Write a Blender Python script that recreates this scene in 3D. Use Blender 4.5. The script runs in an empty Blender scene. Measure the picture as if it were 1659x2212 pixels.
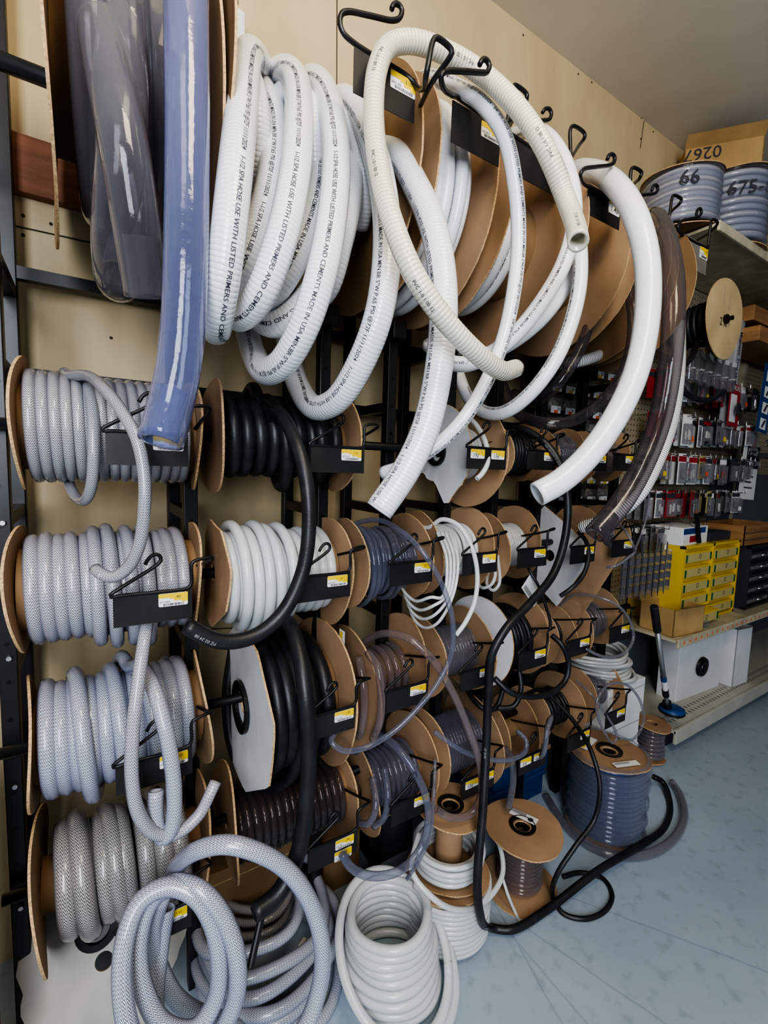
import bpy, math, random
import numpy as np
random.seed(7); rng = np.random.RandomState(5)
D = bpy.data; C = bpy.context.scene.collection
PI = math.pi
# ------------------------------------------------------------------ camera model (world: X along the wall, Y into the wall, Z up)
F = 1000.0; CX, CY = 829.5, 1106.0; H = 1.15
_vx = np.array([2410-CX, 1060-CY, F]); _vy = np.array([190-CX, 990-CY, F])
_X = _vx/np.linalg.norm(_vx); _Y = _vy-_X*(_vy@_X); _Y /= np.linalg.norm(_Y); _Z = np.cross(_X, _Y)
if _Z[1] > 0: _Z = -_Z
R = np.array([_X, _Y, _Z])
def _ray(px, py): return R@np.array([px-CX, py-CY, F])
def P(px, py, Y):
    d = _ray(px, py); return d*(Y/d[1])+np.array([0, 0, H])
def PZ(px, py, z):
    d = _ray(px, py); return d*((z-H)/d[2])+np.array([0, 0, H])
def depth(p): return float((R.T@(np.array(p)-np.array([0, 0, H])))[2])
CAM = np.array([0, 0, H])
WALL = 1.25; CEIL = 2.685

# ------------------------------------------------------------------ materials
def nodes(name):
    m = D.materials.new(name); m.use_nodes = True
    nt = m.node_tree; b = nt.nodes['Principled BSDF']
    return m, nt, b
def lk(nt, a, b): nt.links.new(a, b)
def mth(nt, op, a, b=None, c=None):
    n = nt.nodes.new('ShaderNodeMath'); n.operation = op
    for i, v in enumerate((a, b, c)):
        if v is None: continue
        if isinstance(v, (int, float)): n.inputs[i].default_value = v
        else: lk(nt, v, n.inputs[i])
    return n.outputs[0]
def ramp(nt, fac, stops):
    n = nt.nodes.new('ShaderNodeValToRGB'); e = n.color_ramp.elements
    while len(e) < len(stops): e.new(0.5)
    for i, (p, c) in enumerate(stops):
        e[i].position = p; e[i].color = (*c, 1) if len(c) == 3 else c
    lk(nt, fac, n.inputs[0]); return n.outputs[0]
def noise(nt, scale, detail=4, coord='Object', stretch=None):
    t = nt.nodes.new('ShaderNodeTexCoord'); n = nt.nodes.new('ShaderNodeTexNoise')
    n.inputs['Scale'].default_value = scale; n.inputs['Detail'].default_value = detail
    v = t.outputs[coord]
    if stretch:
        mp = nt.nodes.new('ShaderNodeMapping'); mp.inputs['Scale'].default_value = stretch
        lk(nt, v, mp.inputs[0]); v = mp.outputs[0]
    lk(nt, v, n.inputs['Vector']); return n.outputs['Fac']
def bump(nt, b, h, strength, dist=0.001):
    n = nt.nodes.new('ShaderNodeBump'); n.inputs['Strength'].default_value = strength; n.inputs['Distance'].default_value = dist
    lk(nt, h, n.inputs['Height']); lk(nt, n.outputs[0], b.inputs['Normal'])
def solid(name, c, rough=0.5, metal=0.0, var=0.0, scale=8, bmp=0.0, bscale=60, spec=0.5, coat=0.0, stretch=None):
    m, nt, b = nodes(name)
    b.inputs['Base Color'].default_value = (*c, 1); b.inputs['Roughness'].default_value = rough
    b.inputs['Metallic'].default_value = metal; b.inputs['Specular IOR Level'].default_value = spec
    b.inputs['Coat Weight'].default_value = coat
    if var:
        f = noise(nt, scale, 6, stretch=stretch)
        lo = tuple(max(0, x*(1-var)) for x in c); hi = tuple(min(1, x*(1+var)) for x in c)
        lk(nt, ramp(nt, f, [(0.3, lo), (0.7, hi)]), b.inputs['Base Color'])
    if bmp: bump(nt, b, noise(nt, bscale, 4), bmp, 0.002)
    return m
def uvs(nt):
    t = nt.nodes.new('ShaderNodeTexCoord'); s = nt.nodes.new('ShaderNodeSeparateXYZ'); lk(nt, t.outputs['UV'], s.inputs[0])
    return s.outputs[0], s.outputs[1]
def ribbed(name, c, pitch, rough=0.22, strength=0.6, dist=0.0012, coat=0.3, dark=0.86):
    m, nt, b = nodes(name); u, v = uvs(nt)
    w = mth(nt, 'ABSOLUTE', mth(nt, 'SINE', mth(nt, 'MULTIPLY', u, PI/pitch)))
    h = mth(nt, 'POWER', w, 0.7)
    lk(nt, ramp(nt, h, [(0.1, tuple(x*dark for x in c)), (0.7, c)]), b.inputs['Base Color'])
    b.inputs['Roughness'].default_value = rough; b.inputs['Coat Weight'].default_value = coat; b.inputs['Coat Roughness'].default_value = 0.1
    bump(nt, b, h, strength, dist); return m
def braided(name, thread, gap, cols, pitch, strength=0.5):
    m, nt, b = nodes(name); u, v = uvs(nt)
    fr = mth(nt, 'FRACT', mth(nt, 'MULTIPLY', v, cols))
    tri = mth(nt, 'MULTIPLY', mth(nt, 'ABSOLUTE', mth(nt, 'SUBTRACT', fr, 0.5)), 2.8)
    ph = mth(nt, 'ADD', mth(nt, 'DIVIDE', u, pitch), tri)
    s = mth(nt, 'SINE', mth(nt, 'MULTIPLY', ph, 2*PI))
    s = mth(nt, 'MULTIPLY_ADD', s, 0.5, 0.5)
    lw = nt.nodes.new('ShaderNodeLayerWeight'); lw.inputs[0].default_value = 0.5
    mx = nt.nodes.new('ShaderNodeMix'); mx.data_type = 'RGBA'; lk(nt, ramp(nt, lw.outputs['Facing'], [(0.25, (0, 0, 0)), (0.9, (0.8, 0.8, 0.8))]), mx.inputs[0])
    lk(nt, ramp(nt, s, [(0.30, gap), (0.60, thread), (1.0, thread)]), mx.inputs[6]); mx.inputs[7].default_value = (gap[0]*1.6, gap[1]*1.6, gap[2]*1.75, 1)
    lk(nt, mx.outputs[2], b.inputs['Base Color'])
    b.inputs['Roughness'].default_value = 0.3; b.inputs['Coat Weight'].default_value = 0.8; b.inputs['Coat Roughness'].default_value = 0.12
    bump(nt, b, s, strength, 0.0006); return m
def clear(name, tint, body, open_=0.62, edge=0.10, rough=0.06, bmp=0.0):
    m, nt, b = nodes(name); out = nt.nodes['Material Output']
    b.inputs['Base Color'].default_value = (*body, 1); b.inputs['Roughness'].default_value = rough
    b.inputs['Specular IOR Level'].default_value = 1.0; b.inputs['Coat Weight'].default_value = 0.8; b.inputs['Coat Roughness'].default_value = 0.03
    tr = nt.nodes.new('ShaderNodeBsdfTransparent'); tr.inputs[0].default_value = (*tint, 1)
    lw = nt.nodes.new('ShaderNodeLayerWeight'); lw.inputs[0].default_value = 0.45
    f = ramp(nt, lw.outputs['Facing'], [(0.05, (open_,)*3), (0.85, (edge,)*3)])
    mx = nt.nodes.new('ShaderNodeMixShader'); lk(nt, f, mx.inputs[0]); lk(nt, b.outputs[0], mx.inputs[1]); lk(nt, tr.outputs[0], mx.inputs[2])
    lk(nt, mx.outputs[0], out.inputs[0])
    if bmp: bump(nt, b, noise(nt, 40, 5), bmp, 0.004)
    return m
def milky(name, c, trans=0.35, rough=0.25):
    m, nt, b = nodes(name); out = nt.nodes['Material Output']
    b.inputs['Base Color'].default_value = (*c, 1); b.inputs['Roughness'].default_value = rough; b.inputs['Coat Weight'].default_value = 0.4
    b.inputs['Coat Roughness'].default_value = 0.08
    t = nt.nodes.new('ShaderNodeBsdfTranslucent'); t.inputs[0].default_value = (*c, 1)
    mx = nt.nodes.new('ShaderNodeMixShader'); mx.inputs[0].default_value = trans
    lk(nt, b.outputs[0], mx.inputs[1]); lk(nt, t.outputs[0], mx.inputs[2]); lk(nt, mx.outputs[0], out.inputs[0]); return m

M = {}
# painted plywood wall
def wall_mat():
    m, nt, b = nodes('painted_plywood')
    n1 = noise(nt, 1.6, 8); n2 = noise(nt, 5, 8, stretch=(1, 1, 0.25))
    c1 = ramp(nt, n1, [(0.3, (0.50, 0.395, 0.235)), (0.7, (0.68, 0.55, 0.34))])
    c2 = ramp(nt, n2, [(0.25, (0.80, 0.74, 0.66)), (0.5, (1, 1, 1))])
    mx = nt.nodes.new('ShaderNodeMix'); mx.data_type = 'RGBA'; mx.blend_type = 'MULTIPLY'; mx.inputs[0].default_value = 0.7
    lk(nt, c1, mx.inputs[6]); lk(nt, c2, mx.inputs[7]); lk(nt, mx.outputs[2], b.inputs['Base Color'])
    b.inputs['Roughness'].default_value = 0.7; bump(nt, b, noise(nt, 90, 3), 0.15, 0.002); return m
M['wall'] = wall_mat()
def floor_mat():
    m, nt, b = nodes('painted_concrete')
    n1 = noise(nt, 1.3, 8); n2 = noise(nt, 28, 6)
    c1 = ramp(nt, n1, [(0.3, (0.33, 0.40, 0.48)), (0.7, (0.43, 0.51, 0.60))])
    c2 = ramp(nt, n2, [(0.30, (0.78, 0.78, 0.78)), (0.45, (1, 1, 1))])
    # faint dark scratches: thin iso-lines of a stretched noise
    t = nt.nodes.new('ShaderNodeTexCoord'); sx = nt.nodes.new('ShaderNodeSeparateXYZ'); lk(nt, t.outputs['Object'], sx.inputs[0]); sc = None
    wob = mth(nt, 'MULTIPLY', mth(nt, 'SUBTRACT', noise(nt, 9, 3), 0.5), 0.012)
    for pa, pb in (((1060, 1970), (1260, 2200)), ((1090, 1990), (1215, 2212)), ((1110, 1985), (1420, 2200)), ((1290, 1960), (1659, 2100))):
        A, B = PZ(*pa, 0), PZ(*pb, 0); d = (B-A)/np.linalg.norm(B-A); q = mth(nt, 'ADD', mth(nt, 'MULTIPLY_ADD', sx.outputs[0], float(d[1]), float(-d[1]*A[0]+d[0]*A[1])), mth(nt, 'MULTIPLY_ADD', sx.outputs[1], float(-d[0]), wob))
        q = mth(nt, 'ABSOLUTE', q); sc = q if sc is None else mth(nt, 'MINIMUM', sc, q)
    c3 = ramp(nt, sc, [(0.0, (0.70, 0.72, 0.76)), (0.0016, (1, 1, 1))])
    mx = nt.nodes.new('ShaderNodeMix'); mx.data_type = 'RGBA'; mx.blend_type = 'MULTIPLY'; mx.inputs[0].default_value = 0.8
    lk(nt, c1, mx.inputs[6]); lk(nt, c2, mx.inputs[7])
    m2 = nt.nodes.new('ShaderNodeMix'); m2.data_type = 'RGBA'; m2.blend_type = 'MULTIPLY'; m2.inputs[0].default_value = 0.8
    lk(nt, mx.outputs[2], m2.inputs[6]); lk(nt, c3, m2.inputs[7]); lk(nt, m2.outputs[2], b.inputs['Base Color'])
    b.inputs['Roughness'].default_value = 0.42; bump(nt, b, noise(nt, 14, 6), 0.12, 0.004); return m
M['floor'] = floor_mat()
M['ceiling'] = solid('ceiling_paint', (0.72, 0.66, 0.56), 0.85, var=0.12, scale=1.5, bmp=0.2, bscale=40)
def card_mat(name, c):
    m, nt, b = nodes(name)
    lk(nt, ramp(nt, noise(nt, 7, 8), [(0.3, tuple(x*0.80 for x in c)), (0.7, tuple(min(1, x*1.12) for x in c))]), b.inputs['Base Color'])
    b.inputs['Roughness'].default_value = 0.75; b.inputs['Specular IOR Level'].default_value = 0.25
    bump(nt, b, noise(nt, 5, 5), 0.5, 0.006); return m
M['card'] = card_mat('cardboard', (0.41, 0.262, 0.155))
M['card_dark'] = card_mat('cardboard_brown', (0.27, 0.165, 0.085))
M['card_edge'] = solid('corrugated_edge', (0.55, 0.36, 0.19), 0.8, var=0.35, scale=260)
M['card_white'] = solid('white_cardboard', (0.70, 0.71, 0.73), 0.6, var=0.06, scale=10, bmp=0.2, bscale=12)
M['card_box'] = card_mat('carton', (0.50, 0.33, 0.15))
M['disc_shade'] = card_mat('shaded_white_cardboard', (0.42, 0.40, 0.36))  # white card, the shadow it lies in darkened into its colour
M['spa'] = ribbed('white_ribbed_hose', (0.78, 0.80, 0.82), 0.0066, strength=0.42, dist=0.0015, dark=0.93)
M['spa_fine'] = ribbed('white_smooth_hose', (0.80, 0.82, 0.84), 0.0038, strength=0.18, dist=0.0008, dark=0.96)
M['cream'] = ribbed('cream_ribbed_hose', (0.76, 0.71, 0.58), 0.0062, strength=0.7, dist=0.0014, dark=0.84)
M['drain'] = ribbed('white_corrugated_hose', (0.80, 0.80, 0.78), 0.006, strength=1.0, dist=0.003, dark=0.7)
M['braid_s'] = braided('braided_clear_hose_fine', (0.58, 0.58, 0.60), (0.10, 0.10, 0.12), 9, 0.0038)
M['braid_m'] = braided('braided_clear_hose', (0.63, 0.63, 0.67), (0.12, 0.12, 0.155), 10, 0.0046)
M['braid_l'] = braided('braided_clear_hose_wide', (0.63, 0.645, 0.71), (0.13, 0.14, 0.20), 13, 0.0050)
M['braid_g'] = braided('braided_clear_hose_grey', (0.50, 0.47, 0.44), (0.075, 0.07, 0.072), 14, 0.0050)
M['clear_gray'] = clear('clear_vinyl_grey', (0.86, 0.85, 0.88), (0.25, 0.25, 0.29), 0.76, 0.16)
M['clear_blue'] = clear('clear_vinyl_blue', (0.82, 0.82, 0.88), (0.21, 0.22, 0.29), 0.74, 0.12)
M['clear_pink'] = clear('clear_vinyl_pink', (0.90, 0.84, 0.83), (0.27, 0.225, 0.23), 0.78, 0.16)
M['clear_dark'] = clear('clear_vinyl_dark', (0.80, 0.77, 0.78), (0.09, 0.08, 0.09), 0.80, 0.14, 0.06, 0.15)
M['clear_big'] = clear('clear_vinyl_thick', (0.80, 0.79, 0.82), (0.19, 0.185, 0.21), 0.80, 0.16, 0.06, 0.25)
M['clear_front'] = clear('clear_vinyl_blue_front', (0.76, 0.79, 0.96), (0.20, 0.22, 0.38), 0.72, 0.10, 0.05, 0.3)
M['film'] = clear('shrink_wrap', (0.90, 0.92, 0.98), (0.30, 0.33, 0.42), 0.90, 0.55, 0.06, 1.0)
M['blister'] = clear('blister_plastic', (0.95, 0.95, 0.97), (0.30, 0.30, 0.32), 0.78, 0.3, 0.08, 0.4)
M['bin'] = clear('clear_bin', (0.92, 0.92, 0.90), (0.30, 0.29, 0.27), 0.82, 0.5, 0.1)
M['natural'] = milky('natural_tubing', (0.84, 0.86, 0.86))
M['natural2'] = milky('natural_tubing_grey', (0.72, 0.73, 0.71))
M['rubber'] = solid('black_rubber', (0.018, 0.019, 0.022), 0.42, var=0.35, scale=30, bmp=0.15, bscale=300)
M['metal'] = solid('black_steel', (0.012, 0.012, 0.014), 0.38, var=0.3, scale=20)
M['plate'] = solid('black_plate', (0.022, 0.021, 0.021), 0.42, var=0.25, scale=9)
M['plate_clear'] = solid('grey_plate', (0.20, 0.19, 0.17), 0.25, var=0.15, scale=9)
M['hub'] = solid('black_plastic', (0.012, 0.012, 0.013), 0.3)
M['ink'] = solid('print_ink', (0.045, 0.045, 0.065), 0.6)
M['ink_pale'] = solid('print_ink_pale', (0.35, 0.36, 0.38), 0.6)
M['yellow'] = solid('label_yellow', (0.80, 0.54, 0.0), 0.5)
M['paper'] = solid('label_paper', (0.78, 0.78, 0.76), 0.55, var=0.05, scale=40)
M['wood'] = solid('redwood', (0.26, 0.105, 0.055), 0.7, var=0.4, scale=6, stretch=(0.5, 1, 7))
M['wood_tan'] = solid('wood_tray', (0.36, 0.19, 0.08), 0.65, var=0.3, scale=6, stretch=(0.6, 1, 6))
M['shelf'] = solid('shelf_paint', (0.52, 0.47, 0.34), 0.5, var=0.25, scale=14)
M['deck'] = solid('deck_paint', (0.50, 0.49, 0.42), 0.5, var=0.1, scale=10)
M['greypaint'] = solid('grey_panel', (0.13, 0.145, 0.17), 0.6, var=0.15, scale=3)
M['darkgrey'] = solid('dark_grey', (0.045, 0.05, 0.06), 0.5, var=0.2, scale=5)
M['yellowpaint'] = solid('yellow_paint', (0.72, 0.50, 0.01), 0.35, var=0.06, scale=6)
M['drawer_label'] = solid('drawer_label', (0.55, 0.47, 0.20), 0.5)
M['green'] = solid('green_print', (0.02, 0.14, 0.05), 0.5)
M['orange'] = solid('orange_sticker', (0.9, 0.16, 0.05), 0.5)
M['red'] = solid('red_card', (0.40, 0.03, 0.04), 0.45)
M['blue'] = solid('blue_card', (0.02, 0.07, 0.24), 0.45)
M['bluebox'] = solid('blue_plastic', (0.015, 0.06, 0.20), 0.4)
M['chrome'] = solid('chrome', (0.6, 0.6, 0.6), 0.18, 1.0)
M['alu'] = solid('aluminium', (0.45, 0.46, 0.47), 0.35, 0.8)
M['fitting'] = solid('white_fitting', (0.80, 0.77, 0.70), 0.4, var=0.2, scale=60)
M['gray_part'] = solid('grey_part', (0.20, 0.20, 0.20), 0.4, var=0.3, scale=50)
def peg_mat():
    m, nt, b = nodes('pegboard'); t = nt.nodes.new('ShaderNodeTexCoord'); s = nt.nodes.new('ShaderNodeSeparateXYZ'); lk(nt, t.outputs['Object'], s.inputs[0])
    q = []
    for o in (s.outputs[0], s.outputs[2]):
        f = mth(nt, 'SUBTRACT', mth(nt, 'FRACT', mth(nt, 'DIVIDE', o, 0.0254)), 0.5); q.append(mth(nt, 'MULTIPLY', f, f))
    r = mth(nt, 'SQRT', mth(nt, 'ADD', q[0], q[1]))
    lk(nt, ramp(nt, r, [(0.13, (0.03, 0.025, 0.02)), (0.17, (0.46, 0.39, 0.27))]), b.inputs['Base Color'])
    b.inputs['Roughness'].default_value = 0.6; return m
M['peg'] = peg_mat()
M['wood_disc'] = card_mat('tan_fibreboard', (0.62, 0.47, 0.26))
def post_mat():
    m, nt, b = nodes('black_steel_punched'); t = nt.nodes.new('ShaderNodeTexCoord')
    g = nt.nodes.new('ShaderNodeSeparateXYZ'); lk(nt, t.outputs['Generated'], g.inputs[0])
    s = nt.nodes.new('ShaderNodeSeparateXYZ'); lk(nt, t.outputs['Object'], s.inputs[0])
    dx = mth(nt, 'MULTIPLY', mth(nt, 'SUBTRACT', g.outputs[0], 0.5), 0.026)
    dz = mth(nt, 'MULTIPLY', mth(nt, 'SUBTRACT', mth(nt, 'FRACT', mth(nt, 'DIVIDE', s.outputs[2], 0.0667)), 0.5), 0.0667)
    r = mth(nt, 'SQRT', mth(nt, 'ADD', mth(nt, 'MULTIPLY', dx, dx), mth(nt, 'MULTIPLY', dz, dz)))
    lk(nt, ramp(nt, mth(nt, 'MULTIPLY', r, 100), [(0.36, (0.001, 0.001, 0.001)), (0.42, (0.016, 0.016, 0.018))]), b.inputs['Base Color'])
    b.inputs['Roughness'].default_value = 0.36; return m
M['post'] = post_mat()

# ------------------------------------------------------------------ mesh helpers
def mesh(name, v, f, mat, parent=None, uv=None, smooth=False):
    me = D.meshes.new(name)
    v = np.asarray(v, dtype=np.float64).reshape(-1, 3)
    me.from_pydata(v.tolist(), [], [list(map(int, q)) for q in f])
    if isinstance(mat, str): mat = M[mat]
    me.materials.append(mat)
    if uv is not None:
        l = me.uv_layers.new(name='UVMap'); l.data.foreach_set('uv', np.asarray(uv, dtype=np.float32).ravel())
    if smooth: me.polygons.foreach_set('use_smooth', [True]*len(me.polygons))
    me.update()
    o = D.objects.new(name, me); C.objects.link(o)
    if parent is not None:
        o.parent = parent
        if parent.type == 'EMPTY' or True: o.matrix_parent_inverse = PINV.get(parent.name, parent.matrix_world.inverted())
    return o
PINV = {}
from mathutils import Matrix, Vector
def thing(name, label, cat, loc=(0, 0, 0), group=None):
    o = D.objects.new(name, None); C.objects.link(o); o.location = [float(x) for x in loc]; o.empty_display_size = 0.05
    o['label'] = label; o['category'] = cat
    if group: o['group'] = group
    PINV[o.name] = Matrix.Translation(Vector([float(x) for x in loc])).inverted()
    return o
def tag(o, label, cat, group=None, kind=None):
    o['label'] = label; o['category'] = cat
    if group: o['group'] = group
    if kind: o['kind'] = kind
    return o
class MB:
    def __init__(s): s.v = []; s.f = []
    def add(s, v, f):
        n = len(s.v); s.v += [tuple(map(float, p)) for p in v]; s.f += [[i+n for i in q] for q in f]; return s
    def box(s, x0, x1, y0, y1, z0, z1, rot=0.0, c=None):
        v = [(x, y, z) for z in (z0, z1) for x, y in ((x0, y0), (x1, y0), (x1, y1), (x0, y1))]
        if rot:
            cx, cy = c or ((x0+x1)/2, (y0+y1)/2); co, si = math.cos(rot), math.sin(rot)
            v = [(cx+(x-cx)*co-(y-cy)*si, cy+(x-cx)*si+(y-cy)*co, z) for x, y, z in v]
        return s.add(v, [(0, 3, 2, 1), (4, 5, 6, 7), (0, 1, 5, 4), (1, 2, 6, 5), (2, 3, 7, 6), (3, 0, 4, 7)])
    def quad(s, a, b, c, d): return s.add([a, b, c, d], [(0, 1, 2, 3)])
    def cyl(s, p, q, r, n=12, r2=None):
        p = np.array(p, float); q = np.array(q, float); t = q-p; t /= np.linalg.norm(t)
        a = np.cross(t, [0, 0, 1] if abs(t[2]) < .9 else [1, 0, 0]); a /= np.linalg.norm(a); b = np.cross(t, a); r2 = r if r2 is None else r2
        v = []
        for c, rr in ((p, r), (q, r2)):
            for i in range(n):
                w = 2*PI*i/n; v.append(c+rr*(a*math.cos(w)+b*math.sin(w)))
        f = [(i, (i+1) % n, n+(i+1) % n, n+i) for i in range(n)]+[list(range(n))[::-1], list(range(n, 2*n))]
        return s.add(v, f)
    def lathe(s, prof, c, n=28, axis='z'):
        v = []
        for r, h in prof:
            for i in range(n):
                w = 2*PI*i/n
                v.append((c[0]+r*math.cos(w), c[1]+r*math.sin(w), c[2]+h) if axis == 'z' else (c[0]+h, c[1]+r*math.cos(w), c[2]+r*math.sin(w)))
        m = len(prof)
        f = [(j*n+i, j*n+(i+1) % n, (j+1)*n+(i+1) % n, (j+1)*n+i) for j in range(m-1) for i in range(n)]
        return s.add(v, f)
    def build(s, name, mat, parent=None, bevel=0.0, smooth=False):
        o = mesh(name, s.v, s.f, mat, parent, smooth=smooth)
        if bevel:
            b = o.modifiers.new('bevel', 'BEVEL'); b.width = bevel; b.segments = 2; b.limit_method = 'ANGLE'
        return o

def spline(pts, step):
    p = np.asarray(pts, float)
    if len(p) == 2: p = np.array([p[0], (p[0]+p[1])/2, p[1]])
    q = np.vstack([2*p[0]-p[1], p, 2*p[-1]-p[-2]]); out = []
    for i in range(1, len(q)-2):
        a, b, c, d = q[i-1], q[i], q[i+1], q[i+2]
        t0 = 0; t1 = t0+max(1e-5, np.linalg.norm(b-a))**.5; t2 = t1+max(1e-5, np.linalg.norm(c-b))**.5; t3 = t2+max(1e-5, np.linalg.norm(d-c))**.5
        n = max(4, int(np.linalg.norm(c-b)/step)+1)
        for t in np.linspace(t1, t2, n, endpoint=False):
            A1 = (t1-t)/(t1-t0)*a+(t-t0)/(t1-t0)*b; A2 = (t2-t)/(t2-t1)*b+(t-t1)/(t2-t1)*c; A3 = (t3-t)/(t3-t2)*c+(t-t2)/(t3-t2)*d
            B1 = (t2-t)/(t2-t0)*A1+(t-t0)/(t2-t0)*A2; B2 = (t3-t)/(t3-t1)*A2+(t-t1)/(t3-t1)*A3
            out.append((t2-t)/(t2-t1)*B1+(t-t1)/(t2-t1)*B2)
    out.append(q[-2]); out = np.array(out)
    s = np.concatenate([[0], np.cumsum(np.linalg.norm(np.diff(out, axis=0), axis=1))])
    n = max(3, int(s[-1]/step)+1); u = np.linspace(0, s[-1], n)
    return np.column_stack([np.interp(u, s, out[:, k]) for k in range(3)])
class Tube:
    """a swept round tube; holds its frame so that print can be laid on it"""
    def __init__(s, pts, r, sides=12, hole=(False, False), step=None):
        step = step or min(0.010, max(0.003, r*0.7))
        p = spline(pts, step); s.p = p; s.r = r
        t = np.gradient(p, axis=0); t /= np.linalg.norm(t, axis=1)[:, None]; s.t = t
        n = np.zeros_like(p); a = np.cross(t[0], [0.31, 0.2, 0.93]); n[0] = a/np.linalg.norm(a)
        for i in range(1, len(p)):
            w = n[i-1]-t[i]*(n[i-1]@t[i]); n[i] = w/np.linalg.norm(w)
        s.n = n; s.b = np.cross(t, n); s.s = np.concatenate([[0], np.cumsum(np.linalg.norm(np.diff(p, axis=0), axis=1))])
        s.sides = sides; s.hole = hole
    def geo(s, base=0):
        k = s.sides; m = len(s.p); w = np.arange(k)*2*PI/k
        v = (s.p[:, None, :]+s.r*(np.cos(w)[None, :, None]*s.n[:, None, :]+np.sin(w)[None, :, None]*s.b[:, None, :])).reshape(-1, 3)
        i = np.arange(m-1)[:, None]*k; j = np.arange(k)[None, :]; j2 = (j+1) % k
        f = np.stack([i+j, i+j2, i+k+j2, i+k+j], axis=-1).reshape(-1, 4)
        u0 = np.broadcast_to(s.s[:-1, None], (m-1, k)); u1 = np.broadcast_to(s.s[1:, None], (m-1, k))
        v0 = np.broadcast_to((j/k), (m-1, k)); v1 = np.broadcast_to(((j+1)/k), (m-1, k))
        uv = np.stack([np.stack([u0, v0], -1), np.stack([u0, v1], -1), np.stack([u1, v1], -1), np.stack([u1, v0], -1)], 2).reshape(-1, 2)
        v = v.tolist(); f = f.tolist(); uv = uv.tolist()
        for e in (0, 1):                                   # ends: a wall thickness and a bore, or a cap
            o = 0 if e == 0 else (m-1)*k; idx = 0 if e == 0 else m-1; d = s.t[idx]*(1 if e == 0 else -1)
            ring = [o+q for q in range(k)]
            if s.hole[e]:
                for rr, dd in ((0.74, 0.0), (0.72, 2.5*s.r)):
                    nv = len(v)
                    for q in range(k):
                        v.append((s.p[idx]+d*dd+rr*s.r*(math.cos(w[q])*s.n[idx]+math.sin(w[q])*s.b[idx])).tolist())
                    nr = [nv+q for q in range(k)]
                    for q in range(k):
                        a = [ring[q], ring[(q+1) % k], nr[(q+1) % k], nr[q]]; f.append(a if e else a[::-1]); uv += [[0, 0.5]]*4
                    ring = nr
            f.append(ring if e else ring[::-1]); uv += [[0, 0.5]]*k
        f = [[q+base for q in a] for a in f]
        return v, f, uv
def tubes(name, ts, mat, parent=None):
    v, f, uv = [], [], []
    for t in ts:
        a, b, c = t.geo(len(v)); v += a; f += b; uv += c
    return mesh(name, v, f, mat, parent, uv=uv, smooth=True)
def wire(name, paths, r, mat, parent=None, sides=8):
    return tubes(name, [Tube(p, r, sides, step=max(0.004, r)) for p in paths], mat, parent)

# ------------------------------------------------------------------ lettering
_tc = {}
def glyphs(txt):
    if txt not in _tc:
        c = D.curves.new('lettering', 'FONT'); c.body = txt; c.size = 1.0; c.resolution_u = 2; c.offset = 0.005
        o = D.objects.new('lettering', c); C.objects.link(o)
        me = D.meshes.new_from_object(o)
        _tc[txt] = (np.array([v.co[:] for v in me.vertices]).reshape(-1, 3), [list(p.vertices) for p in me.polygons])
        D.objects.remove(o); D.meshes.remove(me); D.curves.remove(c)
    return _tc[txt]
def print_on_tube(tb, txt, s0, h, parent, off=0.0, mat='ink', squeeze=0.95, name='printed_text', reverse=False):
    g, f = glyphs(txt); v = g*h/0.7; v[:, 0] *= squeeze
    wid = v[:, 0].max()
    if s0+wid > tb.s[-1]-0.004:
        keep = [q for q in f if max(v[i, 0] for i in q)+s0 < tb.s[-1]-0.004]
        f = keep
        if not f: return
    d = CAM-tb.p; a = np.unwrap(np.arctan2((d*tb.b).sum(1), (d*tb.n).sum(1)))
    k = np.ones(9)/9; a = np.convolve(np.pad(a, 4, mode='edge'), k, mode='valid')
    ss = np.clip(s0+v[:, 0], 0, tb.s[-1]) if not reverse else np.clip(s0+wid-v[:, 0], 0, tb.s[-1])
    ip = lambda q: np.column_stack([np.interp(ss, tb.s, q[:, i]) for i in range(3)])
    sg = -1 if not reverse else 1
    ang = np.interp(ss, tb.s, a)+off+sg*(v[:, 1]-h*0.5)/tb.r
    pos = ip(tb.p)+(tb.r+0.0007)*(np.cos(ang)[:, None]*ip(tb.n)+np.sin(ang)[:, None]*ip(tb.b))
    used = sorted({i for q in f for i in q}); mp = {i: j for j, i in enumerate(used)}
    return mesh(name, pos[used], [[mp[i] for i in q] for q in f], mat, parent)
def print_flat(txt, o, ex, ey, h, mat, parent, name='printed_text', squeeze=1.0):
    g, f = glyphs(txt); ex = np.array(ex, float); ey = np.array(ey, float)
    v = np.array(o, float)+g[:, :1]*h/0.7*squeeze*ex+g[:, 1:2]*h/0.7*ey
    return mesh(name, v, f, mat, parent)

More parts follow.
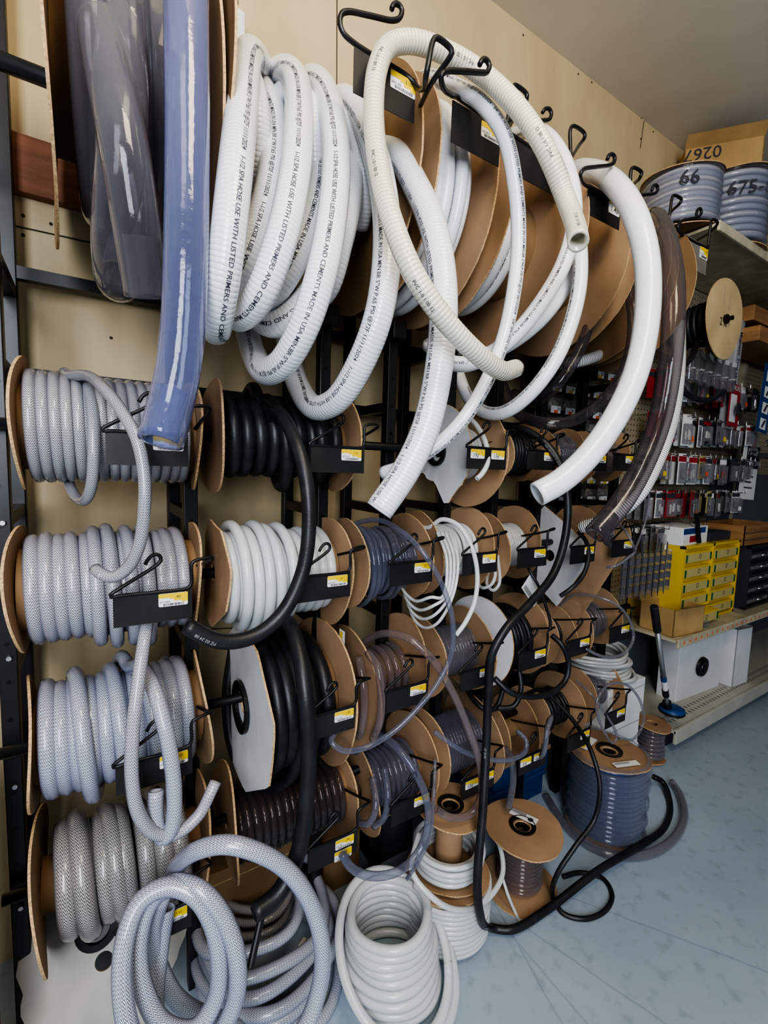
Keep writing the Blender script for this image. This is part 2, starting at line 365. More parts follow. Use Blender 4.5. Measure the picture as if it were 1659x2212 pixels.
# ------------------------------------------------------------------ spool parts
def flange(parent, x, yc, zc, Rr, mat='card', hole=0.018, wob=0.012, bend=0.006, n=56, shape=None, th=0.004, white=False, seed=0, name='flange', axis='x', side=-1):
    rs = np.random.RandomState(seed+17); ph = rs.rand(4)*6.28
    def rad(w):
        if shape == 'poly':
            k = 8; a = (w+0.2) % (2*PI/k)-PI/k; return Rr*math.cos(PI/k)/math.cos(a)*1.04
        if callable(shape): return Rr*shape(w)
        return Rr*(1+wob*(math.sin(2*w+ph[0])+0.7*math.sin(3*w+ph[1])+0.35*math.sin(11*w+ph[2])+0.25*math.sin(23*w+ph[3]))*0.5)
    fr = [0.0, 0.5, 0.85, 1.0]; v = []
    for sd in (-1, 1):
        for q in fr:
            for i in range(n):
                w = 2*PI*i/n; r = hole+(rad(w)-hole)*q
                dx = sd*th/2+bend*q*q*math.sin(w*2+ph[1])+bend*0.6*q*math.sin(w+ph[2])
                v.append((x+dx, yc+r*math.cos(w), zc+r*math.sin(w)) if axis == 'x' else (x+r*math.cos(w), yc+r*math.sin(w), zc+dx))
    m = len(fr); f = []
    for sd in (0, 1):
        for j in range(m-1):
            for i in range(n):
                q = [sd*m*n+j*n+i, sd*m*n+j*n+(i+1) % n, sd*m*n+(j+1)*n+(i+1) % n, sd*m*n+(j+1)*n+i]
                f.append(q if sd else q[::-1])
    nf = len(f)
    for i in range(n):
        a, b = (m-1)*n+i, (m-1)*n+(i+1) % n; f.append([a, b, m*n+b, m*n+a]); f.append([b-(m-1)*n, a-(m-1)*n, m*n+a-(m-1)*n, m*n+b-(m-1)*n])
    o = mesh(name, v, f, mat, parent, smooth=False)
    o.data.materials.append(M['card_edge'])
    if white: o.data.materials.append(M['card_white'])
    for i, p in enumerate(o.data.polygons):
        if i >= nf: p.material_index = 1
        elif white and i < nf//2 and side < 0: p.material_index = 2
        elif white and i >= nf//2 and side > 0: p.material_index = 2
    return o
def hub(parent, x, yc, zc, r=0.028, axis='x', flip=1):
    pr = [(r*0.40, 0.02*flip), (r*0.62, 0.02*flip), (r*0.66, -0.004*flip), (r*1.0, -0.006*flip), (r*1.0, 0.001*flip), (r*0.7, 0.004*flip), (r*0.40, 0.03*flip), (r*0.40, 0.02*flip)]
    b = MB().lathe(pr, (x, yc, zc), 24, axis)
    return b.build('hub', 'hub', parent)
def core(parent, x0, x1, yc, zc, r, mat='card', axis='x'):
    return MB().lathe([(r, 0), (r, (x1-x0))], (x0, yc, zc), 32, 'x').build('core', mat, parent, smooth=True) if axis == 'x' else MB().lathe([(r, 0), (r, x1-x0)], (yc, zc, x0), 32, 'z').build('core', mat, parent, smooth=True)
def helix(x0, x1, yc, zc, Rw, turns, sag=0.0, jit=0.0, seed=0, per=40, th0=0.0, axis='x', skew=0.0):
    rs = np.random.RandomState(seed+3); k = int(turns)+3
    jr = rs.uniform(-1, 1, k)*jit; sg = rs.uniform(0, 1, k)**2*sag; jx = rs.uniform(-1, 1, k)*skew
    out = []
    for i in range(int(turns*per)+1):
        q = i/per; w = th0+2*PI*q; a = int(q); u = q-a
        j = jr[a]*(1-u)+jr[a+1]*u; g = sg[a]*(1-u)+sg[a+1]*u; x = x0+(x1-x0)*q/turns+(jx[a]*(1-u)+jx[a+1]*u)
        r = Rw+j; dz = -g*(0.5-0.5*math.sin(w))
        out.append((x, yc+r*math.cos(w), zc+r*math.sin(w)+dz) if axis == 'x' else (yc+r*math.cos(w), zc+r*math.sin(w), x))
    return out
def px(path, r=0.0):
    out = []
    for q in path:
        if q[2] == 'f': out.append(PZ(q[0], q[1], max(r, 0.003)))
        elif isinstance(q[2], tuple): out.append(PZ(q[0], q[1], q[2][0]))
        else: out.append(P(*q))
    return [np.array(o) for o in out]
# ------------------------------------------------------------------ room
def room():
    def st(name, b, mat):
        o = b.build(name, mat); o['kind'] = 'structure'; return o
    st('wall_back', MB().box(-3, 4.6, WALL, WALL+0.1, 0, CEIL), 'wall')
    st('floor', MB().box(-3, 4.6, -3.2, WALL+0.1, -0.1, 0), 'floor')
    st('ceiling', MB().box(-3, 4.6, -3.2, WALL+0.1, CEIL, CEIL+0.1), 'ceiling')
    st('wall_right', MB().box(4.6, 4.7, -3.2, WALL+0.1, 0, CEIL), 'greypaint')
    # panel joints and fixings on the wall
    dark = solid('joint_dark', (0.06, 0.045, 0.03), 0.8)  # dark brown of the panel seams and nail heads
    for q in ([(728, -20), (727, 385)], [(1391, 262), (1383, 320)], [(14, 484), (360, 560)], [(430, 1360), (740, 1345)]):
        a, b = P(*q[0], WALL-0.0006), P(*q[1], WALL-0.0006)
        o = wire('trim', [[a, b]], 0.0016, dark, None, 6); o.name = 'trim_1'; o['kind'] = 'structure'
    b = MB()
    for q in ((50, 466), (50, 508), (110, 484), (720, 176), (720, 265), (1130, 76), (1164, 75), (1249, 160), (1278, 178), (1385, 255), (1384, 300), (1411, 285), (970, 450), (240, 730), (560, 955)):
        c = P(*q, WALL); b.cyl(c+np.array([0, -0.0012, 0]), c, 0.0035, 8)
    st('wall_fixing', b, dark)
    a = P(20, 340, 1.22)
    bd = MB().box(-0.9, 0.235, 1.225, WALL, a[2]-0.055, a[2]+0.055).build('trim_board', 'wood', bevel=0.002); bd['kind'] = 'structure'
room()

# ------------------------------------------------------------------ steel rack that carries every spool
UPX = [-0.125, 0.167, 0.452, 0.632, 0.825, 1.005, 1.20, 1.40, 1.62]
ROWZ = [1.20, 0.93, 0.655, 0.392]
AX = 0.95
def rack():
    t = thing('reel_rack', 'black square-tube steel rack along the wall that carries every spool of hose', 'rack', (0.6, 1.05, 0))
    for i, x in enumerate(UPX):
        top = 1.49 if i else 2.35
        b = MB().box(x-0.013, x+0.013, 0.972, 0.998, 0, top)
        b.build('upright', 'post', t, 0.002)
        MB().box(x-0.013, x+0.013, 1.19, 1.216, 0, 2.0 if i else 2.35).build('upright', 'metal', t, 0.002)
        for z in (0.22, 0.51, 0.777, 1.043, 1.30, 1.47):
            MB().box(x-0.011, x+0.011, 0.998, 1.19, z-0.011, z+0.011).build('side_bar', 'metal', t)
        if i:
            MB().box(x-0.02, x+0.02, 0.945, 1.01, 1.455, 1.50).build('post_cap', 'hub', t, 0.004)
    for z in (1.51, 1.315, 0.235):
        MB().box(UPX[0], UPX[-1], 1.192, 1.214, z-0.012, z+0.012).build('cross_bar', 'metal', t)
    for z in ROWZ: MB().cyl((UPX[0]-0.02, AX, z), (UPX[-1]+0.1, AX, z), 0.010, 14).build('axle_rod', 'metal', t, smooth=True)
    MB().cyl((UPX[0]-0.6, AX, 1.735), (1.68, AX, 1.735), 0.013, 14).build('axle_rod', 'metal', t, smooth=True)
    wire('support_arm', [[P(507, 0, 0.82), P(484, 140, 0.95), P(462, 285, 1.15)]], 0.006, 'metal', t)
    for z in np.arange(0.35, 2.2, 0.23): MB().cyl((UPX[0]+0.002, 0.966, z), (UPX[0]+0.002, 0.972, z), 0.004, 8).build('bolt', 'alu', t)
rack()

# ------------------------------------------------------------------ spools
SPA15 = '1-1/2 SPA HOSE USE WITH LISTED PRIMERS AND CEMENTS MADE IN USA MIN.BR 5"W.P.65 PSI @72F 11/11/2024    '
SPA34 = '3/4" SPA HOSE USE WITH LISTED PRIMERS AND CEMENTS MADE IN USA MIN.BR 3"W.P.100 PSI @72F 06/13/2024    '
SPA1 = '1" SPA HOSE USE WITH LISTED PRIMERS AND CEMENTS MADE IN USA MIN.BR 4"W.P.100 PSI @72F 09/08/2024    '
def reel(name, label, L, Rt, mat, r, rw, turns, tails=(), yc=AX, lay2=None, fl=('card', 'card'), whiteL=False, shapeL=None, shapeR=None,
         jit=0.003, sag=0.0, seed=1, hubL=False, corer=None, sides=10, gap=0.0, group='hose spools on the rack', xs=None, zc=None, Rr=None, skew=0.002, txt=None, txth=0.0055, xr=1.0, noflange=(False, False), extra=()):
    if xs is None:
        a = P(L[0], (L[1]+L[2])/2, yc); b = P(Rt[0], (Rt[1]+Rt[2])/2, yc)
        ra = (L[2]-L[1])/2*depth(a)/F*0.97; rb = (Rt[2]-Rt[1])/2*depth(b)/F*0.97; zc = (a[2]+b[2])/2; xs = (a[0], b[0])
        za, zb = a[2], b[2]
    else: ra = rb = Rr; za = zb = zc
    t = thing(name, label, 'hose reel', (sum(xs)/2, yc, zc), group)
    if not noflange[0]: flange(t, xs[0], yc, za, ra, fl[0], seed=seed, shape=shapeL, white=whiteL, side=-1)
    if not noflange[1]: flange(t, xs[1], yc, zb, rb, fl[1], seed=seed+50, shape=shapeR)
    if hubL: hub(t, xs[0]-0.006, yc, zc, 0.030 if hubL is True else hubL, flip=1)
    cr = corer or max(0.02, rw-r-0.004)
    core(t, xs[0]+0.002, xs[1]-0.002, yc, zc, cr, 'card_dark')
    x0, x1 = xs[0]+r+0.004+gap, xs[1]-r-(0.014 if ra > 0.2 else 0.004)
    x1 = x0+(x1-x0)*xr
    ts = []
    if turns:
        ts.append(Tube(helix(x0, x1, yc, zc, rw, turns, sag, jit, seed, skew=skew, th0=PI*0.3), r, sides))
    if lay2: ts.append(Tube(helix(x0+lay2[0]*(x1-x0), x0+lay2[1]*(x1-x0), yc, zc, rw+lay2[3], lay2[2], lay2[4], jit*1.5, seed+9, skew=skew*2, th0=PI*0.3), r, sides))
    nh = len(ts); tl = []
    for tt in tails:
        pts = px(tt['p'], r)
        if tt.get('over', True):
            x = pts[0][0]; rr = rw+r*1.6+(lay2[3] if lay2 else 0)
            pts = [np.array((x-0.004*(6-i), yc+rr*math.cos(w), zc+rr*math.sin(w))) for i, w in enumerate(np.radians([-20, 10, 35, 60, 80]))]+pts
        tb = Tube(pts, tt.get('r', r), max(sides, 12), hole=(tt.get('h0', False), tt.get('h1', True)))
        ts.append(tb); tl.append((tb, tt))
    o = tubes('tubing', ts, mat, t)
    for tb, tt in tl:
        if 't' in tt:
            for s, tx, off in tt['t']: print_on_tube(tb, tx, s if s >= 0 else tb.s[-1]+s, tt.get('th', 0.0055), o, off, tt.get('ink', 'ink'))
    if txt:
        for s, q, off in txt: print_on_tube(ts[0], q, s, txth, o, off)
    return t, o, ts

def T(p, **k): return dict(p=p, **k)
big = dict(zc=1.735, group='large hose reels on the top axle')
# --- top axle
reel('large_hose_reel', 'large cardboard reel of wide clear vinyl hose at the upper left', None, None, 'clear_big', 0.030, 0.165, 3.0, xs=(-0.035, 0.172), Rr=0.235, fl=('card', 'card_dark'), corer=0.10, sides=20, jit=0.012, skew=0.02, seed=3, **big,
     tails=[T([(150, 60, 1.02), (230, -40, 0.85), (265, 130, 0.76), (262, 330, 0.74), (248, 540, 0.80), (255, 610, 0.88), (280, 500, 1.02)], over=False, h1=False),
            T([(190, -60, 0.95), (215, 60, 0.78), (258, 260, 0.72), (290, 450, 0.72), (318, 640, 0.76)], over=False)])
# the wide blueish hose in front, hanging from the same roll
t, o, ts = reel('hanging_vinyl_hose', 'wide blueish clear vinyl hose hanging straight down in front of the upper left reel', None, None, 'clear_front', 0.0275, 0.1, 0, xs=(0, 0.1), Rr=0.1, noflange=(True, True), corer=0.001, sides=24, zc=1.735, group=None,
     tails=[T([(405, -190, 0.72), (403, 0, 0.70), (405, 300, 0.685), (402, 550, 0.675), (396, 700, 0.67), (385, 800, 0.665), (368, 880, 0.66), (347, 955, 0.65)], over=False)])
for c in list(t.children):
    if c.name.startswith('core'): D.objects.remove(c)
t['category'] = 'hose'
# white 1-1/2 spa hose
h15 = 0.0235
sp = [
 [(600, 330, 1.10), (578, 190, 1.02), (541, 114, 0.87), (521, 250, 0.735), (505, 400, 0.68), (487, 560, 0.68), (469, 680, 0.72), (466, 712, 0.79), (490, 650, 0.95), (530, 540, 1.05)],
 [(560, 230, 1.05), (600, 160, 0.96), (636, 166, 0.86), (645, 280, 0.75), (633, 400, 0.70), (606, 520, 0.69), (560, 640, 0.72), (517, 684, 0.79), (496, 640, 0.9), (500, 560, 1.0)],
 [(560, 180, 0.98), (590, 240, 0.90), (592, 340, 0.83), (570, 450, 0.80), (530, 570, 0.80), (490, 640, 0.86)],
 [(690, 250, 0.92), (690, 400, 0.82), (650, 530, 0.78), (600, 620, 0.80), (560, 655, 0.86), (530, 620, 0.95)],
 [(700, 560, 0.86), (660, 650, 0.80), (605, 698, 0.82), (562, 690, 0.89), (545, 640, 1.0)],
 [(640, 210, 1.05), (672, 172, 0.95), (706, 205, 0.84), (726, 330, 0.74), (717, 470, 0.685), (692, 600, 0.67), (655, 710, 0.69), (613, 782, 0.74), (573, 802, 0.82), (546, 760, 0.92), (530, 690, 1.0), (522, 600, 1.05)],
 [(735, 260, 0.97), (757, 340, 0.87), (755, 430, 0.81), (735, 520, 0.78), (705, 620, 0.80), (660, 660, 0.88)],
 [(715, 225, 1.0), (748, 214, 0.91), (790, 275, 0.81), (826, 400, 0.72), (836, 540, 0.67), (818, 680, 0.66), (782, 778, 0.69), (732, 860, 0.75), (682, 881, 0.83), (645, 835, 0.93), (624, 765, 1.0), (612, 690, 1.08)],
 [(755, 385, 0.92), (800, 330, 0.86), (850, 330, 0.80), (900, 405, 0.72), (941, 510, 0.65), (958, 640, 0.62), (950, 780, 0.615), (921, 920, 0.615), (875, 1020, 0.625), (818, 1103, 0.64)],
]
t, o, ts = reel('large_hose_reel', 'large reel of loosely looped thick white ribbed spa hose left of the brown discs', None, None, 'spa', h15, 0.11, 2.5, xs=(0.186, 0.512), Rr=0.24, fl=('card_dark', 'card_dark'), corer=0.07, sides=18, jit=0.01, seed=5, **big,
     tails=[T(q, over=False, h1=(i == 8), r=h15) for i, q in enumerate(sp)])
for i, st in ((0, 0.62), (1, 0.05), (2, 0.02), (3, 0.1), (4, 0.02), (5, 0.2), (6, 0.0), (7, 0.10), (8, 0.12)):
    tb = ts[i+1]; k = {0: 58, 1: 95, 2: 21, 3: 84, 4: 5, 5: 0, 6: 46, 7: 40, 8: 36}[i]
    print_on_tube(tb, (SPA15*4)[k:k+300], 0.02, 0.0068, o, {0: -0.35, 1: 0.0, 2: 0.1, 3: 0.1, 4: 0.1, 5: 0.05, 6: 0.35, 7: 0.45, 8: 0.75}[i])
# 3/4 white hose
reel('large_hose_reel', 'second large brown disc reel, slim white spa hose with a tail sweeping to the right', None, None, 'spa_fine', 0.0135, 0.185, 4, xs=(0.556, 0.697), Rr=0.238, fl=('card', 'card'), corer=0.12, sides=14, jit=0.006, seed=7, **big,
     lay2=(0.2, 0.8, 2.0, 0.016, 0.012), txt=[(0.2, SPA34*10, 0.2)],
     tails=[T([(880, 190, 0.95), (915, 168, 0.86), (962, 178, 0.74), (1035, 218, 0.665), (1088, 290, 0.63), (1113, 400, 0.62), (1120, 520, 0.62), (1108, 640, 0.62), (1083, 745, 0.63), (1040, 845, 0.64), (985, 925, 0.66), (925, 975, 0.68), (870, 1008, 0.72), (828, 1022, 0.76)], over=False, th=0.0052, t=[(0.05, SPA34*3, -0.75)])])
# 1 inch white hoses
reel('large_hose_reel', 'third large brown disc reel, white spa hose crossing in front of its disc', None, None, 'spa_fine', 0.0165, 0.165, 3, xr=0.55, xs=(0.745, 0.955), Rr=0.236, fl=('card', 'card'), corer=0.12, sides=14, jit=0.006, seed=9, **big,
     txt=[(0.2, SPA1*10, 0.2)],
     tails=[T([(1075, 310, 0.96), (1120, 288, 0.88), (1165, 284, 0.79), (1205, 322, 0.72), (1235, 400, 0.67), (1239, 490, 0.65), (1217, 570, 0.645), (1175, 645, 0.655), (1120, 715, 0.67), (1060, 765, 0.70), (1010, 786, 0.74), (965, 780, 0.80), (925, 745, 0.88)], over=False, th=0.0055, t=[(0.06, '100 PSI @72F 09/08/2024   '+SPA1*3, 0.2)]),
            T([(1252, 520, 0.78), (1235, 590, 0.75), (1195, 660, 0.745), (1145, 712, 0.76), (1085, 752, 0.80), (1020, 770, 0.9)], over=False, h1=False)])
reel('large_hose_reel', 'fourth large brown disc reel, white hose ending low behind the other hoses', None, None, 'spa_fine', 0.0165, 0.155, 2, xr=0.5, xs=(1.0, 1.168), Rr=0.235, fl=('card', 'card'), corer=0.12, sides=14, jit=0.006, seed=11, **big,
     tails=[T([(1205, 330, 0.9), (1232, 420, 0.78), (1252, 530, 0.70), (1251, 620, 0.68), (1231, 705, 0.68), (1195, 785, 0.69), (1145, 850, 0.73), (1095, 888, 0.79), (1050, 891, 0.87), (1012, 860, 0.96), (985, 790, 1.06)], over=False, h1=False, th=0.0052, t=[(0.05, SPA1*3, 0.8)])])
# wide white + clear
reel('large_hose_reel', 'fifth large brown disc reel with a thick white hose hanging to the lower right', None, None, 'spa_fine', 0.0245, 0.145, 1.5, xr=0.6, xs=(1.215, 1.372), Rr=0.236, fl=('card', 'card_dark'), corer=0.12, sides=18, jit=0.006, seed=13, **big,
     tails=[T([(1215, 420, 1.0), (1240, 372, 0.88), (1282, 370, 0.77), (1332, 402, 0.66), (1374, 470, 0.59), (1397, 560, 0.56), (1398, 680, 0.545), (1375, 800, 0.54), (1330, 900, 0.545), (1270, 985, 0.56), (1210, 1040, 0.58), (1160, 1068, 0.60)], over=False)])
reel('large_hose_reel', 'clear vinyl hose reel at the right end of the top axle, dark loops hanging below', None, None, 'clear_dark', 0.017, 0.17, 3, xs=(1.412, 1.515), Rr=0.232, fl=('card_dark', 'card_dark'), corer=0.12, sides=18, seed=15, **big,
     tails=[T([(1390, 470, 0.80), (1420, 475, 0.68), (1444, 540, 0.60), (1455, 630, 0.565), (1450, 760, 0.55), (1427, 900, 0.55), (1390, 1000, 0.555), (1343, 1085, 0.565), (1285, 1155, 0.58)], over=False, r=0.0235),
            T([(1310, 545, 0.85), (1345, 590, 0.78), (1367, 670, 0.75), (1364, 750, 0.74), (1335, 825, 0.75), (1285, 880, 0.77), (1225, 912, 0.80), (1165, 912, 0.85), (1110, 885, 0.95), (1085, 830, 1.05)], over=False, h1=False, r=0.0155),
            T([(1285, 590, 0.86), (1275, 690, 0.83), (1245, 770, 0.83), (1200, 835, 0.86), (1150, 870, 0.95), (1110, 850, 1.05)], over=False, h1=False, r=0.0150)])
t, o, ts = reel('corrugated_drain_hose', 'white corrugated drain hose curving down behind the clear vinyl hose', None, None, 'drain', 0.0175, 0.1, 0, xs=(1.5, 1.6), Rr=0.1, zc=1.7, noflange=(True, True), corer=0.001, sides=16, group=None,
     tails=[T([(1380, 700, 1.02), (1300, 765, 0.92), (1240, 782, 0.95), (1190, 760, 1.08)], over=False, h1=False),
            T([(1468, 700, 0.80), (1465, 810, 0.72), (1450, 910, 0.68), (1418, 1000, 0.66), (1375, 1075, 0.67), (1320, 1118, 0.72), (1255, 1140, 0.80)], over=False)])
for c in list(t.children):
    if c.name.startswith('core'): D.objects.remove(c)
t['category'] = 'hose'
# cream hose laid over the tag holders
cr = Tube(px([(1249, 522, 0.475), (1244, 492, 0.50), (1222, 430, 0.54), (1172, 312, 0.555), (1105, 218, 0.60), (1035, 155, 0.645), (960, 112, 0.660), (890, 90, 0.67), (843, 98, 0.675), (815, 150, 0.66), (807, 240, 0.65), (818, 360, 0.62), (846, 475, 0.585), (893, 590, 0.56), (960, 690, 0.55), (1035, 768, 0.55), (1085, 801, 0.565), (1113, 796, 0.59)]), 0.0158, 18, (True, True))
o = tubes('cream_spa_hose', [cr], 'cream'); tag(o, 'cream ribbed hose arching over the tag holders, open end facing out at right', 'hose')
for q in (0.02, 0.20, 0.42, 0.62, 0.80, 1.0):
    print_on_tube(cr, 'PVC 1-0 1 00 12', q, 0.005, o, 0.3, 'ink', reverse=False)

# --- row 1
reel('hose_reel', 'left reel of the upper row, fine braided clear hose with a long hanging end', (45, 768, 1062), (412, 828, 1062), 'braid_s', 0.0085, 0.082, 15, seed=21, jit=0.0015, skew=0.001,
     tails=[T([(150, 812, 0.92), (190, 812, 0.86), (230, 845, 0.79), (268, 897, 0.75), (296, 950, 0.73), (312, 1030, 0.72), (311, 1110, 0.72), (300, 1180, 0.73), (275, 1228, 0.745), (243, 1247, 0.755), (216, 1238, 0.765), (205, 1228, 0.775)]),
            T([(135, 960, 1.0), (143, 1020, 0.98), (160, 1068, 0.94), (181, 1082, 0.90), (196, 1055, 0.865), (202, 980, 0.845), (200, 890, 0.86), (190, 830, 0.90)], over=False, h1=False)])
reel('hose_reel', 'upper row reel of thick black rubber hose beside the fine braided one', (456, 816, 1068), (728, 850, 1065), 'rubber', 0.0145, 0.066, 9, seed=22, jit=0.004, lay2=(0.35, 0.95, 2, 0.016, 0.03), corer=0.045,
     tails=[T([(572, 905, 0.92), (598, 890, 0.85), (635, 945, 0.77), (662, 1040, 0.73), (667, 1150, 0.72), (652, 1240, 0.72), (610, 1325, 0.72), (548, 1375, 0.72), (475, 1385, 0.72), (402, 1352, 0.725)], r=0.0125, ink='ink_pale', th=0.005, t=[(-0.05, 'PZ 02 24 08', -0.5)])])
def tornL(w):
    d = math.degrees(w) % 360
    if d < 195 or d > 345: return 1.0
    k = np.interp(d, [195, 215, 235, 246, 254, 262, 270, 280, 292, 305, 320, 335, 345], [1.0, 1.0, 1.02, 1.10, 1.26, 0.98, 0.74, 0.66, 0.70, 0.63, 0.72, 0.85, 1.0])
    return float(k)+0.015*math.sin(31*w)
reel('hose_reel', 'upper row reel with a torn white cardboard disc and black hub, natural tubing', (948, 872, 1075), (1012, 872, 1098), 'natural', 0.006, 0.062, 8, seed=23, whiteL=True, shapeL=tornL, hubL=0.035,
     tails=[T([(1008, 905, 0.90), (1030, 920, 0.85), (1050, 960, 0.81), (1053, 1000, 0.79), (1040, 1025, 0.785), (1030, 1034, 0.785)])])
reel('hose_reel', 'upper row reel of thin black tubing right of the torn white disc', (1062, 915, 1040), (1128, 915, 1042), 'rubber', 0.0058, 0.058, 9, seed=24,
     tails=[T([(1095, 925, 0.92), (1130, 928, 0.86), (1178, 958, 0.80), (1213, 1010, 0.76), (1226, 1080, 0.74), (1221, 1160, 0.73), (1195, 1240, 0.72), (1143, 1305, 0.71), (1093, 1358, 0.705), (1062, 1415, 0.71), (1055, 1490, 0.725), (1051, 1600, 0.72), (1043, 1750, 0.69), (1031, 1900, 0.665), (1036, 1972, 0.665), (1062, 2004, (0.022,)), (1105, 2008, (0.02,)), (1180, 1966, (0.02,)), (1290, 1882, (0.05,)), (1385, 1825, (0.03,)), (1436, 1785, 'f'), (1447, 1735, 'f'), (1432, 1690, (0.03,)), (1412, 1678, (0.05,))],
             r=0.0098, ink='ink_pale', th=0.004, t=[(0.30, 'FUEL LINE HOSE 1/2" 50 PSI MADE IN USA', 0.3), (1.15, '1/2" 50 PSI', 0.2), (1.60, '1/2" FUEL LINE 50 PSI', 0.2)])])
reel('hose_reel', 'upper row reel of thin clear tubing behind the plate with one yellow label', (1160, 925, 1042), (1218, 925, 1042), 'clear_gray', 0.005, 0.06, 11, seed=25)
reel('hose_reel', 'upper row reel of clear tubing next to last on the right, tan discs', (1248, 930, 1045), (1308, 925, 1042), 'clear_pink', 0.005, 0.06, 11, seed=26)
# --- row 2
reel('hose_reel', 'second row left reel, medium braided clear hose with two drooping loops', (42, 1130, 1412), (415, 1125, 1362), 'braid_m', 0.0108, 0.083, 13, seed=31, jit=0.003, lay2=(0.35, 0.8, 4, 0.012, 0.05), skew=0.003,
     tails=[T([(330, 1290, 0.86), (318, 1345, 0.82), (309, 1400, 0.79), (297, 1490, 0.765), (287, 1580, 0.75), (285, 1680, 0.74), (300, 1760, 0.74), (335, 1800, 0.745), (383, 1800, 0.75), (430, 1760, 0.755), (455, 1712, 0.76), (466, 1688, 0.765)], over=False, r=0.0098)])
reel('hose_reel', 'second row reel of opaque white tubing bulging over ragged cardboard discs', (462, 1120, 1350), (705, 1115, 1350), 'natural', 0.0105, 0.082, 11, seed=32, jit=0.006, sag=0.01, lay2=(0.05, 0.62, 5, 0.016, 0.02), skew=0.004, shapeL='poly')
reel('hose_reel', 'second row reel of blueish clear tubing with slack loops below', (748, 1115, 1315), (877, 1105, 1295), 'clear_blue', 0.0058, 0.068, 13, seed=33, jit=0.004, sag=0.02, lay2=(0.1, 0.9, 8, 0.009, 0.035),
     tails=[T([(790, 1125, 0.92), (825, 1125, 0.86), (870, 1150, 0.80), (915, 1195, 0.75), (954, 1262, 0.73), (977, 1340, 0.725), (974, 1415, 0.725), (942, 1480, 0.73), (900, 1532, 0.74), (850, 1580, 0.75), (792, 1614, 0.76), (740, 1621, 0.77), (716, 1602, 0.785), (722, 1585, 0.80)])])
reel('hose_reel', 'second row reel of milky tubing with thin loops spilling under its tag', (903, 1100, 1285), (1003, 1092, 1275), 'natural', 0.0055, 0.064, 11, seed=34,
     tails=[T([(925, 1140, 0.90), (955, 1122, 0.86), (990, 1135, 0.82), (1018, 1180, 0.79), (1031, 1240, 0.78), (1025, 1300, 0.775), (1005, 1345, 0.775), (985, 1372, 0.78)])]+
           [T([(945+i*9, 1150, 0.86), (965+i*8, 1210, 0.80), (955+i*8, 1290-i*2, 0.78), (932+i*5, 1290+i*18, 0.79), (897+i*6, 1298+i*19, 0.84), (868+i*7, 1270+i*19, 0.90), (880, 1240, 1.0)], over=False, h1=False, r=0.0036) for i in range(4)])
reel('hose_reel', 'second row reel of greyish natural tubing, small loops under it', (1047, 1105, 1262), (1108, 1090, 1252), 'natural2', 0.0042, 0.060, 13, seed=35,
     tails=[T([(1060, 1200, 0.87), (1070, 1240, 0.83), (1062, 1262, 0.83), (1045, 1270, 0.85), (1030, 1258, 0.9)], over=False, h1=False), T([(1075, 1200, 0.87), (1078, 1262, 0.82), (1066, 1275, 0.83), (1052, 1262, 0.86), (1060, 1220, 0.9)], over=False, h1=False)])
reel('hose_reel', 'second row right reel of clear tubing half hidden by the white drain hose', (1245, 1090, 1222), (1296, 1088, 1228), 'clear_gray', 0.0055, 0.062, 8, seed=36,
     tails=[T([(1335, 1132, 0.80), (1352, 1148, 0.76), (1366, 1175, 0.74), (1371, 1192, 0.735), (1360, 1202, 0.735), (1330, 1222, 0.74), (1310, 1226, 0.76)], over=False, r=0.004),
            T([(1396, 1045, 0.80), (1402, 1080, 0.75), (1393, 1130, 0.73), (1372, 1188, 0.73)], over=False, r=0.003)])
# --- row 3
reel('hose_reel', 'third row left reel of heavy braided clear hose, price plate 1.07 in front', (75, 1455, 1745), (427, 1400, 1645), 'braid_l', 0.0128, 0.086, 11, seed=41, jit=0.005, skew=0.004, lay2=(0.2, 0.85, 3, 0.012, 0.03),
     tails=[T([(280, 1440, 0.92), (302, 1440, 0.86), (330, 1482, 0.80), (354, 1560, 0.765), (371, 1650, 0.75), (377, 1740, 0.745), (370, 1792, 0.745), (353, 1812, 0.75), (340, 1785, 0.755), (336, 1735, 0.76), (337, 1708, 0.765)], r=0.0118)])
reel('hose_reel', 'big third row reel of thick black hose between cut cardboard discs', (527, 1340, 1700), (694, 1330, 1645), 'rubber', 0.0165, 0.125, 5, seed=42, jit=0.008, whiteL=True, shapeL='poly', hubL=0.055, corer=0.09, skew=0.006,
     tails=[T([(590, 1350, 0.88), (622, 1345, 0.82), (646, 1410, 0.76), (660, 1500, 0.72), (667, 1600, 0.71), (661, 1740, 0.70), (641, 1850, 0.69), (600, 1932, 0.68), (548, 1974, 0.675)], r=0.0145, ink='ink_pale', th=0.004),
            T([(505, 1400, 1.08), (492, 1500, 1.06), (500, 1600, 1.03), (530, 1670, 0.98), (575, 1700, 0.93), (625, 1680, 0.88), (650, 1600, 0.84), (655, 1500, 0.83)], over=False, h1=False, r=0.0135)])
reel('hose_reel', 'third row reel with pinkish clear tubing and a paper sticker on its left disc', (755, 1345, 1610), (869, 1322, 1520), 'clear_pink', 0.0085, 0.055, 6, seed=43, hubL=0.04, corer=0.045,
     tails=[T([(800, 1378, 0.92), (835, 1368, 0.86), (880, 1378, 0.81), (930, 1420, 0.77), (975, 1490, 0.745), (1010, 1570, 0.735), (1036, 1650, 0.73), (1040, 1715, 0.73), (1018, 1757, 0.735), (975, 1766, 0.74), (942, 1748, 0.75)]),
            T([(795, 1410, 0.86), (815, 1440, 0.82), (824, 1500, 0.80), (820, 1560, 0.80), (805, 1598, 0.815)], over=False), T([(775, 1420, 0.87), (785, 1480, 0.84), (786, 1545, 0.83), (775, 1590, 0.85), (757, 1570, 0.9)], over=False, h1=False)])
